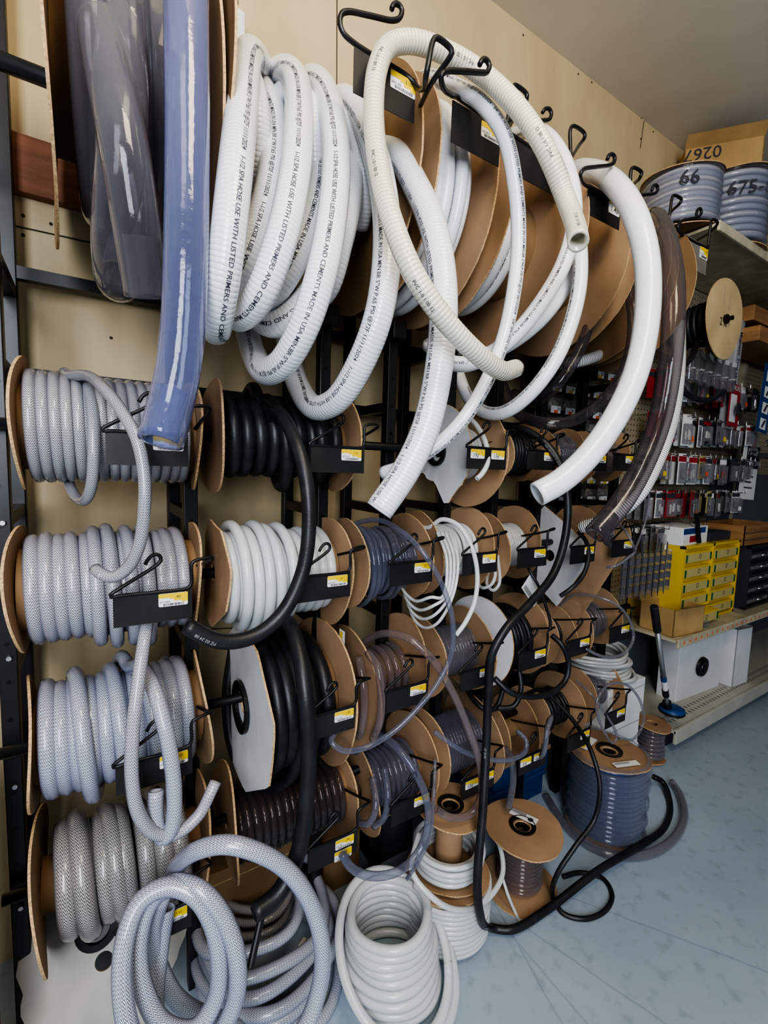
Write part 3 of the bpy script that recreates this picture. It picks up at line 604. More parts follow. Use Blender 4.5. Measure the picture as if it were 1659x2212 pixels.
reel('hose_reel', 'third row reel of grey clear tubing behind the crossing clear tails', (906, 1325, 1505), (1006, 1305, 1488), 'clear_gray', 0.0055, 0.062, 14, seed=44)
reel('hose_reel', 'third row reel of black hose with a round white left disc', (1034, 1284, 1480), (1116, 1278, 1455), 'rubber', 0.0085, 0.078, 6, seed=45, whiteL=True, lay2=(0.1, 0.9, 4, 0.012, 0.02),
     tails=[T([(1090, 1480, 0.86), (1070, 1530, 0.86), (1040, 1528, 0.87), (1010, 1490, 0.93), (1000, 1440, 1.0)], over=False, h1=False, r=0.007), T([(1120, 1440, 0.84), (1125, 1490, 0.82), (1110, 1525, 0.82), (1075, 1530, 0.84)], over=False, h1=False, r=0.007)])
reel('hose_reel', 'third row narrow reel of slim black tubing with an open end curling out', (1152, 1308, 1440), (1190, 1300, 1432), 'rubber', 0.0052, 0.050, 7, seed=46,
     tails=[T([(1192, 1372, 0.80), (1215, 1395, 0.77), (1228, 1430, 0.76), (1222, 1468, 0.755), (1192, 1496, 0.755), (1145, 1505, 0.76), (1100, 1494, 0.77), (1068, 1465, 0.80)], over=False, r=0.0075, h0=True)])
reel('hose_reel', 'third row reel of bright clear tubing between two round tan discs', (1222, 1290, 1425), (1286, 1264, 1392), 'clear_gray', 0.005, 0.054, 9, seed=47,
     tails=[T([(1240, 1285, 0.90), (1285, 1288, 0.84), (1330, 1305, 0.79), (1360, 1340, 0.77), (1368, 1378, 0.76), (1352, 1408, 0.755), (1318, 1420, 0.755), (1285, 1412, 0.755), (1268, 1402, 0.76)], r=0.0045)])
# --- row 4
reel('hose_reel', 'bottom left reel of widely spaced thick grey braided hose', (90, 1750, 2080), (427, 1662, 1920), 'braid_g', 0.0165, 0.082, 7, seed=51, jit=0.010, skew=0.010, corer=0.045, gap=0.015, sides=14, lay2=(0.15, 0.5, 2, 0.008, 0.03))
reel('hose_reel', 'bottom row reel of dark clear tubing under the big black hose', (490, 1648, 1895), (733, 1622, 1800), 'clear_dark', 0.0085, 0.062, 15, seed=52, jit=0.003, sag=0.015, skew=0.002)
reel('hose_reel', 'bottom row reel of clear tubing with two slack loops and a long curling tail', (775, 1610, 1800), (887, 1535, 1730), 'clear_blue', 0.0075, 0.062, 9, seed=53, jit=0.003, sag=0.012,
     tails=[T([(800, 1590, 0.92), (838, 1598, 0.86), (885, 1650, 0.80), (918, 1715, 0.765), (925, 1780, 0.75), (905, 1840, 0.745), (860, 1882, 0.74), (800, 1892, 0.745), (757, 1872, 0.755), (738, 1843, 0.77)], r=0.0088),
            T([(805, 1680, 0.86), (812, 1740, 0.82), (800, 1775, 0.82), (775, 1775, 0.86), (765, 1730, 0.92)], over=False, h1=False), T([(830, 1660, 0.86), (838, 1720, 0.82), (830, 1765, 0.82), (808, 1785, 0.85)], over=False, h1=False)])
reel('hose_reel', 'bottom row reel tightly wound with shiny blue clear tubing', (908, 1522, 1712), (1016, 1490, 1690), 'clear_blue', 0.0058, 0.072, 16, seed=54, jit=0.001, skew=0.0005,
     tails=[T([(938, 1580, 0.80), (965, 1600, 0.78), (1005, 1625, 0.765), (1055, 1640, 0.76), (1105, 1640, 0.76), (1135, 1622, 0.765), (1136, 1598, 0.775), (1116, 1578, 0.80)], over=False, r=0.0062),
            T([(940, 1640, 0.80), (937, 1720, 0.76), (930, 1800, 0.75), (905, 1860, 0.75), (878, 1900, 0.755)], over=False, r=0.004)])
reel('hose_reel', 'bottom row empty cardboard spool with only its bare core showing', (1050, 1510, 1660), (1112, 1495, 1642), 'clear_gray', 0.005, 0.035, 0, seed=55, corer=0.032)
reel('hose_reel', 'bottom row reel of matt black tubing with a tail looping on the floor', (1140, 1480, 1605), (1205, 1448, 1590), 'rubber', 0.006, 0.054, 9, seed=56,
     tails=[T([(1170, 1490, 0.90), (1200, 1515, 0.85), (1242, 1562, 0.78), (1278, 1625, 0.70), (1296, 1700, 0.66), (1284, 1770, 0.655), (1240, 1832, 0.66), (1203, 1890, 0.67), (1196, 1940, (0.02,)), (1215, 1972, 'f'), (1262, 1985, 'f'), (1308, 1966, 'f'), (1322, 1930, 'f'), (1302, 1898, 'f'), (1255, 1885, 'f'), (1216, 1894, 'f')], r=0.0062)])
reel('hose_reel', 'bottom row right reel of thin clear tubing, loose loops hanging over its plate', (1238, 1440, 1562), (1292, 1420, 1548), 'clear_gray', 0.005, 0.054, 10, seed=57,
     tails=[T([(1245, 1470, 0.88), (1275, 1498, 0.83), (1310, 1545, 0.79), (1332, 1590, 0.775), (1325, 1605, 0.775), (1300, 1570, 0.78), (1288, 1520, 0.785), (1310, 1482, 0.785), (1350, 1478, 0.78), (1383, 1515, 0.775), (1390, 1560, 0.77), (1370, 1595, 0.77), (1335, 1595, 0.775)], over=False, r=0.0042)])
# ------------------------------------------------------------------ tag plates hung in front of the spools
PW, PH, PY = 0.112, 0.051, 0.79
def sticker(t, o, w, h, price, code, yl=0.42, plain=False, hand=None):
    """a price sticker: white paper, stepped yellow field, print and bar code, standing just off the plate"""
    x, y, z = o
    c = 0.0022; v = []
    for cx_, cz_, a0 in ((x+w-c, z+h-c, 0), (x+c, z+h-c, 90), (x+c, z+c, 180), (x+w-c, z+c, 270)):
        for a in (0, 45, 90): v.append((cx_+c*math.cos(math.radians(a0+a)), y, cz_+c*math.sin(math.radians(a0+a))))
    lab = mesh('price_label', v+[(q[0], y+0.0006, q[2]) for q in v], [list(range(12))[::-1], list(range(12, 24))]+[[i, (i+1) % 12, 12+(i+1) % 12, 12+i] for i in range(12)], 'paper', t)
    f = y-0.0004
    st = [(0.0005, 0.99), (0.9995, 0.99), (0.9995, 0.28), (0.78, 0.28), (0.78, 0.40), (0.52, 0.40), (0.52, 0.56), (0.38, 0.56), (0.38, 0.66), (0.0005, 0.66)]
    mesh('yellow_field', [(x+q[0]*w, f, z+q[1]*h) for q in st], [[0, 1, 2, 3, 4, 5, 6, 7, 8, 9][::-1]], 'yellow', lab)
    f -= 0.0003
    if hand:
        print_flat(hand, (x+w*0.14, f, z+h*0.16), (1, 0, 0), (0.12, 0, 1), h*0.42, 'ink', lab, 'handwriting')
        return lab
    if price: print_flat(price, (x+w*0.58, f, z+h*0.60), (1, 0, 0), (0, 0, 1), h*0.20, 'ink', lab, 'price')
    if code: print_flat(code, (x+w*0.04, f, z+h*0.30), (1, 0, 0), (0, 0, 1), h*0.13, 'ink', lab, 'stock_number')
    b = MB(); q = x+w*0.16; rs = random.Random(hash(code or 'x') % 1000 if False else len(code or '')+int(abs(x)*1000))
    while q < x+w*0.86:
        s = rs.choice((0.0005, 0.0008, 0.0013)); b.quad((q, f, z+h*0.06), (q+s, f, z+h*0.06), (q+s, f, z+h*0.24), (q, f, z+h*0.24)); q += s+rs.choice((0.0005, 0.0009))
    b.build('bar_code', 'ink', lab)
    return lab
def wirepath(W, left, low=0.0):
    a = [(.044, 0, .043), (.050, 0, .053), (.058, 0, .058), (.065, 0, .055), (.066, 0, .047), (.056, 0, .038), (.030, 0, .022), (.004, 0, .006), (-.003, 0, .001), (-.002, 0, -.003), (.008, 0, -.002)]
    b = [(W-.012, 0, -.002), (W-.005, 0, .000), (W-.001, 0, .006), (W-.001, 0, .034), (W+.001, 0, .041), (W+.008, 0, .044), (W+.030, .004, .046), (W+.035, .008, .043), (W+.031, .05, .028), (W+.020, .16, -.004)]
    return a, b
def plate(label, tr, price, code, W=PW, Hh=PH, labels=None, hand=None, mat='plate', top=None, Y=PY, tl=None, sw=0.043, sh=0.021, extra=None):
    c = P(tr[0], tr[1], Y); x1, z1 = c[0], c[2]
    if tl: W = x1-P(tl[0], tl[1], Y)[0]
    x0 = x1-W
    t = thing('tag_holder', label, 'tag holder', ((x0+x1)/2, Y, z1), 'tag plates on wire hooks')
    MB().box(x0, x1, Y-0.0008, Y+0.0008, z1-Hh, z1).build('sign_plate', mat, t)
    if top: wire('wire_hook', [[np.array(P(*q)) for q in path] for path in top], 0.0042, 'metal' if mat == 'plate' else 'metal', t)
    else:
        a, b = wirepath(W, True)
        wire('wire_hook', [[np.array((x0, Y, z1))+np.array(q) for q in a]+[np.array((x0, Y, z1))+np.array(q) for q in b]], 0.0029, 'metal', t)
    for dx, pr, cd, hd in (labels or [(W-0.050, price, code, hand)]):
        sticker(t, (x0+dx, Y-0.0016, z1-0.006-sh), sw, sh, pr, cd, hand=hd)
    return t
def plates():
    for q in [
      ('tag plate in front of the fine braided reel, half covered by the blueish hose', (406, 938), '.65', '671-0651'),
      ('tag plate in front of the upper row thick black rubber hose', (787, 966), '1.15', '663-7675'),
      ('tag plate with price .80 in front of the second row braided reel', (415, 1268), '.80', '671-0693'),
      ('tag plate in front of the opaque white tubing, black hose crossing it', (757, 1233), '.15', '663-0415'),
      ('tag plate in front of the second row blueish clear reel, clear tail crossing it', (935, 1207), '.53', '671-0530'),
      ('tag plate in front of the greyish natural tubing reel', (1182, 1180), '.13', '671-0132'),
      ('tag plate at the white square carton reel, black tail in front of it', (1286, 1175), '.38', '671-0388'),
      ('rightmost second row tag plate, thin clear tubing lying across it', (1368, 1164), '.44', '671-0446'),
      ('tag plate with price 1.07 in front of the third row braided reel', (415, 1608), '1.07', '671-0701'),
      ('tag plate with price 1.83 in front of the big black hose reel', (770, 1520), '1.83', '663-1830'),
      ('tag plate in front of the pinkish clear reel', (925, 1468), '.61', '671-0611'),
      ('tag plate with the black fuel hose passing in front, third row', (1068, 1432), '.47', '671-0474'),
      ('scuffed tag plate in front of the third row black hose with white disc', (1182, 1395), '1.37', '663-1377'),
      ('tag plate in front of the third row bright clear reel with tan discs', (1276, 1372), '.36', '671-0361'),
      ('rightmost third row tag plate with a clear loop hanging around it', (1362, 1345), '.29', '671-0290'),
      ('tag plate behind the hanging bundle of braided hose at the lower left', (413, 1942), '1.62', '671-0727'),
      ('tag plate in front of the bottom row reel with two slack loops', (932, 1704), '.72', '671-0722'),
      ('tag plate in front of the matt black tubing reel of the bottom row', (1276, 1570), '.41', '663-0410'),
      ('rightmost bottom row tag plate with loose clear loops over it', (1352, 1524), '.27', '671-0273'),
      ('upper row tag plate partly hidden behind the thick white hose', (1312, 980), '.33', '671-0335'),
      ('rightmost upper row tag plate behind the wide clear hose', (1372, 982), '.40', '671-0401')]:
        plate(*q)
    plate('upper row tag plate with two handwritten labels right of the torn white disc', (1094, 969), None, None, W=0.125, labels=[(0.010, None, None, '19¢'), (0.075, None, None, '13¢')])
    plate('upper row tag plate in front of the thin clear tubing reel', (1203, 974), '.22', '671-0229')
    plate('tag plate with handwritten 13 cents in front of the milky tubing', (1075, 1190), None, None, hand='13¢')
    plate('tag plate with handwritten 53 cents in front of the shiny blue reel', (1068, 1657), None, None, labels=[(0.012, None, None, '53¢'), (0.066, '.53', '671-0537', None)])
    plate('tag plate with handwritten 33 cents under a small clear coil', (1180, 1613), None, None, labels=[(0.006, None, None, '33¢'), (0.060, '.33', '671-0330', None)])
    plate('tag plate with two stacked yellow labels in front of the dark clear reel', (772, 1790), None, None, labels=[(0.060, '.98', '671-0981', None)])
    t = [o for o in D.objects if o.get('label', '').startswith('tag plate with two stacked')][0]
    c = P(772, 1790, PY); sticker(t, (c[0]-0.054, PY-0.0022, c[2]-0.052), 0.040, 0.021, '.91', '671-0914')
    Y = 0.765
    plate('topmost tag plate on the first brown disc, cream hose hanging over it', (897, 172), '3.10', '663-1365', tl=(765, 97), Y=0.70, Hh=0.07, sw=0.05, sh=0.027, mat='plate',
          top=[[(846, 20, 0.70), (850, 10, 0.70), (860, 9, 0.70), (868, 20, 0.70), (864, 38, 0.70), (850, 44, 0.70), (800, 34, 0.70), (752, 25, 0.70), (738, 30, 0.70), (734, 48, 0.70), (742, 72, 0.70), (765, 93, 0.70), (790, 110, 0.70), (880, 165, 0.70), (903, 190, 0.69), (915, 190, 0.66), (921, 160, 0.60), (937, 85, 0.60), (945, 82, 0.60), (974, 106, 0.60), (976, 114, 0.60), (935, 175, 0.64), (908, 228, 0.72)]])
    plate('tag plate on the second brown disc, price 2.47', (1081, 277), '2.47', '663-2470', tl=(978, 202), Y=0.70, Hh=0.07, sw=0.05, sh=0.027,
          top=[[(1036, 140, 0.60), (1042, 129, 0.60), (1051, 130, 0.60), (1057, 142, 0.60), (1052, 156, 0.60), (1040, 157, 0.60), (1000, 154, 0.60), (963, 155, 0.60), (953, 164, 0.60), (956, 185, 0.61), (975, 205, 0.66), (990, 212, 0.70), (1070, 268, 0.70), (1088, 280, 0.70), (1098, 250, 0.70), (1106, 192, 0.70), (1112, 184, 0.70), (1138, 204, 0.70), (1138, 212, 0.70), (1120, 240, 0.80), (1100, 275, 0.90)]])
    plate('tag plate on the third brown disc, mostly behind the cream hose', (1222, 365), '2.05', '663-2051', tl=(1115, 296), Y=Y, Hh=0.07, sw=0.05, sh=0.027,
          top=[[(1172, 243, Y), (1178, 235, Y), (1187, 236, Y), (1191, 246, Y), (1187, 257, Y), (1175, 260, Y), (1140, 260, Y), (1105, 258, Y), (1096, 268, Y), (1100, 285, Y), (1116, 298, Y), (1210, 355, Y), (1226, 362, Y), (1232, 335, Y), (1232, 280, Y), (1238, 272, Y), (1263, 289, Y), (1263, 296, Y), (1250, 315, 0.80), (1232, 345, 0.90)]])
    plate('tag plate on the fourth brown disc with handwriting on yellow', (1341, 437), None, None, tl=(1271, 400), Y=0.725, Hh=0.066, sw=0.045, sh=0.032, hand='1.46',
          top=[[(1312, 344, 0.665), (1316, 335, 0.665), (1324, 334, 0.665), (1328, 342, 0.665), (1325, 352, 0.665), (1316, 357, 0.665), (1290, 360, 0.665), (1260, 366, 0.665), (1254, 376, 0.665), (1258, 393, 0.69), (1272, 404, 0.715), (1335, 436, 0.715), (1352, 430, 0.715), (1360, 400, 0.715), (1364, 365, 0.715), (1370, 362, 0.715), (1386, 373, 0.715), (1384, 380, 0.715), (1370, 397, 0.80), (1358, 415, 0.90)]])
    plate('tag holder wire between the thick white hose and the clear hose', (1445, 500), '1.92', '671-1920', tl=(1388, 455), Y=Y, Hh=0.06,
          top=[[(1408, 412, Y), (1411, 402, Y), (1418, 400, Y), (1421, 408, Y), (1417, 416, Y), (1400, 420, Y), (1378, 424, Y), (1374, 436, Y), (1390, 458, Y), (1430, 488, Y), (1443, 490, Y), (1447, 460, Y), (1453, 424, Y), (1458, 422, Y), (1472, 431, Y), (1470, 437, Y), (1455, 452, 0.80), (1440, 468, 0.90)]])
    plate('grey metal tag plate near the upper shelf corner', (1529, 535), '1.28', '671-1281', tl=(1478, 509), Y=Y, Hh=0.085, sw=0.05, sh=0.035, mat='plate_clear',
          top=[[(1504, 464, Y), (1507, 453, Y), (1513, 451, Y), (1515, 460, Y), (1511, 466, Y), (1495, 472, Y), (1472, 478, Y), (1464, 488, Y), (1467, 500, Y), (1478, 510, Y), (1520, 533, Y), (1528, 536, Y), (1532, 510, Y), (1537, 476, Y), (1542, 474, Y), (1550, 482, Y), (1535, 500, 0.80), (1505, 520, 0.90)]])
plates()

# ------------------------------------------------------------------ things on the floor and odd reels
def tl(name, label, cat, rot=(0, 0, 0), loc=(0, 0, 0), group=None):
    t = thing(name, label, cat, loc, group); t.rotation_euler = rot; PINV[t.name] = Matrix.Identity(4); return t
# square carton reel in the second row
sq = lambda a: (lambda w: 0.80/max(abs(math.cos(w-a)), abs(math.sin(w-a))))
t, o, ts = reel('hose_reel', 'carton reel with square white and tan sides set on edge, black tubing inside', (1188, 1100, 1300), (1236, 1118, 1318), 'rubber', 0.0058, 0.060, 5, seed=61, whiteL=True, shapeL=sq(0.55), shapeR=sq(0.45), lay2=(0.1, 0.9, 4, 0.011, 0.012),
     tails=[T([(1250, 1150, 0.83), (1266, 1170, 0.80), (1271, 1205, 0.78), (1258, 1245, 0.775), (1235, 1270, 0.78), (1210, 1288, 0.80)], over=False, r=0.0062),
            T([(1130, 1190, 0.86), (1143, 1230, 0.80), (1165, 1270, 0.775), (1181, 1315, 0.77), (1189, 1345, 0.77), (1187, 1360, 0.77)], over=False, r=0.004)])
c = P(1150, 1275, 0.80)
lb = tl('shipping_label', 'white and yellow printed label hanging from the square carton reel', 'label', (0.1, 0.75, 0.15), c)
MB().box(-0.045, 0.045, -0.0006, 0.0006, -0.024, 0.024).build('label_paper', 'paper', lb)
MB().box(0.012, 0.045, -0.0012, -0.0008, -0.005, 0.026).build('yellow_field', 'yellow', lb)
print_flat('03', (0.018, -0.0016, 0.004), (1, 0, 0), (0, 0, 1), 0.013, 'ink', lb)
b = MB()
for i in range(16): b.quad((-0.038+i*0.0042, -0.0012, -0.02), (-0.036+i*0.0042, -0.0012, -0.02), (-0.036+i*0.0042, -0.0012, -0.008), (-0.038+i*0.0042, -0.0012, -0.008))
b.build('bar_code', 'ink', lb)
# small clear coil on the 33 cent plate
cc = P(1178, 1592, 0.755)
w_ = np.linspace(0, 2*PI*6, 200); cp = [cc+np.array((0.030*math.cos(a)+0.012*math.sin(a)+0.0012*a/6, 0.022*math.cos(a)+0.002*math.sin(3*a), 0.050*math.sin(a)-0.010*math.cos(a)))*(1+0.08*math.sin(a*0.37)) for a in w_]
tag(tubes('clear_tube_coil', [Tube(cp, 0.0048, 10, (True, True))], 'clear_gray'), 'small loose coil of clear tubing hung on the 33 cent plate', 'hose coil')
# braided bundle hung on the lower-left plate
bp = [(372, 1893, 0.79), (385, 1868, 0.76), (430, 1835, 0.71), (485, 1824, 0.685), (550, 1838, 0.665), (615, 1875, 0.65), (668, 1945, 0.635), (695, 2040, 0.62), (690, 2130, 0.615), (655, 2225, 0.61), (560, 2320, 0.61), (420, 2340, 0.63), (300, 2270, 0.66), (265, 2150, 0.69), (272, 2020, 0.72), (305, 1945, 0.735), (360, 1915, 0.73), (415, 1930, 0.71), (455, 1985, 0.69), (474, 2070, 0.675), (465, 2160, 0.67), (420, 2225, 0.67), (355, 2215, 0.69), (308, 2130, 0.715), (300, 2030, 0.735), (325, 1950, 0.745), (375, 1908, 0.735), (435, 1925, 0.705), (485, 1985, 0.68), (512, 2070, 0.66), (505, 2170, 0.655), (440, 2275, 0.66), (350, 2270, 0.68), (335, 2170, 0.74), (345, 2060, 0.77), (360, 1960, 0.78)]
bq = [(350, 1935, 0.76), (330, 2010, 0.77), (345, 2090, 0.77), (385, 2160, 0.76), (440, 2195, 0.75), (500, 2215, 0.74), (540, 2260, 0.72)]
tag(tubes('braided_hose_bundle', [Tube(px(bp), 0.0138, 16, (True, True)), Tube(px(bq), 0.0138, 16)], 'braid_l'), 'big bundle of braided clear hose hung over the lower-left plate, loops reaching the floor', 'hose coil')
def ring_coil(name, label, c, mat, r, rows, jit=0.0, seed=0, sides=12, group=None, extra=None):
    """rows: (radius, z, dx, dy) of each turn, wound as one continuous hose"""
    rs = np.random.RandomState(seed); p = []
    for i in range(len(rows)-1):
        a, b = np.array(rows[i], float), np.array(rows[i+1], float)
        for k in range(36):
            u = k/36; q = a*(1-u)+b*u; w = 2*PI*u+0.4; j = jit*math.sin(2*w+i)
            p.append((c[0]+q[2]+(q[0]+j)*math.cos(w), c[1]+q[3]+(q[0]-j)*math.sin(w), max(r, q[1])+(0.003*math.sin(w+i) if q[1] > 2*r else 0)))
    ts = [Tube(p, r, sides, (True, True))]
    for e in (extra or []): ts.append(Tube(e, r, sides, (True, True)))
    return tag(tubes(name, ts, mat), label, 'hose coil', group)
c = PZ(588, 2105, 0.0)
ring_coil('braided_hose_coil', 'coil of braided clear hose lying on the floor behind the hanging bundle', c, 'braid_l', 0.0125,
          [(0.135, 0.012, 0, 0), (0.150, 0.014, 0.01, 0), (0.125, 0.03, 0, 0.01), (0.14, 0.055, -0.01, 0.02), (0.155, 0.075, 0.01, 0.03), (0.13, 0.095, -0.015, 0.03), (0.15, 0.12, 0.0, 0.06), (0.12, 0.14, -0.03, 0.09)], 0.012, 3, 14)
c = PZ(535, 1960, 0.05)
ring_coil('braided_hose_coil', 'small grey braided coil at the back under the rack, behind the thick black hose end', (0.33, 1.06, 0), 'braid_g', 0.009,
          [(0.085, 0.03, 0, 0), (0.09, 0.06, 0, 0), (0.08, 0.09, 0.01, 0), (0.09, 0.13, 0, 0)], 0.006, 4, 12)
# milky coil standing at the front
c = np.array((0.548, 0.765, 0))
R0 = [(0.098, 0.010), (0.102, 0.028), (0.099, 0.047), (0.101, 0.066), (0.097, 0.084), (0.095, 0.102), (0.091, 0.119), (0.088, 0.135), (0.086, 0.150), (0.085, 0.164)]
rows = [(q[0], q[1], 0.004*math.sin(i*1.7)-q[1]*0.03, q[1]*0.10) for i, q in enumerate(R0)]
big_ring = [c+np.array((0.118*math.cos(a)-0.008, -0.012+0.128*math.sin(a), 0.098+0.070*math.sin(a)+0.01*math.cos(a))) for a in np.linspace(-0.7, 2*PI-0.55, 40)]
big2 = [c+np.array((0.122*math.cos(a)+0.004, -0.016+0.132*math.sin(a), 0.080+0.058*math.sin(a)-0.008*math.cos(a))) for a in np.linspace(-2.2, 1.2, 26)]
ring_coil('natural_tubing_coil', 'tall coil of milky white tubing standing on the floor in front', c, 'natural', 0.0098, rows, 0.003, 5, 12, extra=[big_ring, big2])
# upright spools
def vflange(t, cx, cy, z, r, mat='card', seed=0, hole=0.018, bend=0.005, wob=0.02, shape=None):
    return flange(t, cx, cy, z, r, mat, hole=hole, bend=bend, wob=wob, seed=seed, axis='z', shape=shape)
def vflange_fix(t, cx, cy, z, r, **k):
    # flange(axis='z') takes (x=cx, yc=cy, zc=z)
    return vflange(t, cx, cy, z, r, **k)
def upspool(name, label, cx, cy, levels, windings, hubz=None, hubr=0.032, coreh=(0, 0.3), cr=0.035, group=None):
    t = thing(name, label, 'hose reel', (cx, cy, 0), group)
    for i, (z, r, s) in enumerate(levels): flange(t, cx, cy, z, r, 'card', hole=0.02, bend=0.004, wob=0.03, seed=s, axis='z')
    core(t, coreh[0], coreh[1], cx, cy, cr, 'card', 'z')
    if hubz is not None: MB().lathe([(hubr*0.35, -0.012), (hubr*0.62, -0.012), (hubr*0.70, 0.004), (hubr, 0.006), (hubr, 0.0025)], (cx, cy, hubz), 26).build('hub', 'hub', t)
    for z0, z1, rr, r, n, mat, sd, jit in windings:
        tubes('tubing', [Tube(helix(z0+r, z1-r, cx, cy, rr, n, 0, jit, sd, axis='z', skew=0.001), r, 10)], mat, t)
    return t
t = upspool('tubing_spool', 'upright stacked spool of milky tubing with a tan top disc and black hub', 0.735, 0.805, [(0.008, 0.088, 1), (0.150, 0.105, 2), (0.162, 0.092, 3), (0.322, 0.088, 4)],
            [(0.012, 0.145, 0.103, 0.0062, 10, 'natural', 1, 0.002), (0.165, 0.232, 0.070, 0.0062, 5, 'natural', 2, 0.004), (0.165, 0.24, 0.082, 0.0062, 4, 'natural', 7, 0.006)], 0.322, 0.033, (0, 0.322), 0.034)
lp = px([(905, 1800, 0.80), (890, 1880, 0.76), (930, 1935, 0.715), (985, 1965, 0.70), (1045, 1950, 0.705), (1085, 1890, 0.73), (1080, 1830, 0.78), (1055, 1790, 0.84)])
tubes('tubing', [Tube(lp, 0.0062, 10), Tube(px([(1085, 1895, 0.77), (1098, 1935, 0.745), (1115, 1975, 'f'), (1126, 1998, 'f')], 0.004), 0.004, 10, (False, True))], 'natural', t)
cx, cy = PZ(1146, 1872, 0.0)[:2]
t = upspool('tubing_spool', 'low floor spool of pinkish clear tubing with a wide tan top and white barcode sticker', 0.985, 0.785, [(0.008, 0.100, 11), (0.175, 0.108, 12)], [(0.012, 0.165, 0.055, 0.006, 12, 'clear_pink', 3, 0.004)], 0.176, 0.036, (0, 0.175), 0.038)
s_ = mesh('barcode_sticker', [(1.013, 0.765, 0.1815), (1.040, 0.775, 0.1815), (1.012, 0.845, 0.1815), (0.985, 0.835, 0.1815)], [(0, 1, 2, 3)], 'paper', t)
b = MB()
for i in range(12):
    a = np.array((1.012-i*0.0012, 0.800+i*0.0034, 0.1822)); e = np.array((0.014, 0.005, 0)); d = np.array((-0.0006, 0.0018, 0)); b.quad(a, a+e, a+e+d, a+d)
b.build('bar_code', 'ink', s_); MB().lathe([(0, 0), (0.008, 0)], (1.018, 0.785, 0.1822), 16).build('round_mark', 'ink', s_)
fx, fy = 1.40, 0.795
t = upspool('tubing_spool', 'shrink-wrapped floor spool of blue clear tubing with a tan top disc', fx, fy, [(0.008, 0.118, 21), (0.258, 0.120, 22)], [(0.012, 0.248, 0.108, 0.0085, 14, 'clear_blue', 4, 0.003)], 0.259, 0.040, (0, 0.258), 0.06)
core(t, 0.012, 0.252, fx, fy, 0.097, M['bluebox'], 'z').name = 'inner_winding'
pr = [(0.121+0.004*math.sin(i*1.9), 0.004+i*0.0168) for i in range(15)]+[(0.122, 0.256), (0.118, 0.264), (0.108, 0.266)]
MB().lathe(pr, (fx, fy, 0), 40).build('shrink_wrap', 'film', t, smooth=True)
for x0, y0, a, nm in ((fx-0.075, fy+0.03, 0.2, 1), (fx-0.075, fy-0.07, -0.35, 2)):
    l_ = tl('x', 'x', 'x', (0, 0, a), (x0, y0, 0.2685)); lbl = MB().box(0, 0.085, 0, 0.022, 0, 0.0006).build('printed_sticker', 'paper', None)
    lbl.matrix_world = Matrix.Translation((x0, y0, 0.2685)) @ Matrix.Rotation(a, 4, 'Z'); lbl.parent = t; lbl.matrix_parent_inverse = PINV[t.name]; D.objects.remove(l_)
    k = MB().box(0.004, 0.055, 0.011, 0.019, 0.0008, 0.0010).build('yellow_field' if nm == 1 else 'printed_line', 'yellow' if nm == 1 else 'ink_pale', None); k.matrix_world = lbl.matrix_world.copy(); k.parent = lbl; k.matrix_parent_inverse = lbl.matrix_world.inverted()
# cartons with a milky coil on top
for i, (z0, z1, dx) in enumerate(((0.0, 0.125, 0.0), (0.125, 0.25, -0.01), (0.25, 0.385, 0.01))):
    t = thing('carton', ['lowest white carton of the stack behind the wrapped spool', 'middle white carton of the stack behind the wrapped spool', 'top white carton of the stack, milky coil lying on it'][i], 'box', (1.66, 1.0, z0), 'white cartons stacked at the rack end')
    MB().box(1.53+dx, 1.765+dx, 0.89, 1.15, z0, z1).build('carton_body', 'card_white', t, 0.002)
    mb = MB().box(1.53+dx, 1.765+dx, 0.889, 0.8895, z1-0.03, z1-0.027); mb.build('flap_edge', 'ink_pale', t)
    if i == 0: print_flat('XKL', (1.64, 0.888, 0.035), (1, 0, 0), (0, 0, 1), 0.02, 'ink', t, 'handwriting')
rs = [(0.120-0.004*(i % 3), 0.392+i*0.011, 0.012*math.sin(i*1.3)-i*0.006, 0.01*math.cos(i*2.1)) for i in range(11)]
ring_coil('natural_tubing_coil', 'loose milky tubing coil slumped on the stacked white cartons', (1.645, 1.0, 0), 'natural2', 0.0065, rs, 0.01, 8, 10)
upspool('tubing_spool', 'small tan spool of grey clear tubing on the floor by the low shelf', 1.905, 0.915, [(0.008, 0.060, 31), (0.15, 0.070, 32)], [(0.012, 0.145, 0.045, 0.0075, 7, 'clear_gray', 5, 0.004)], None, 0.03, (0, 0.15), 0.03)
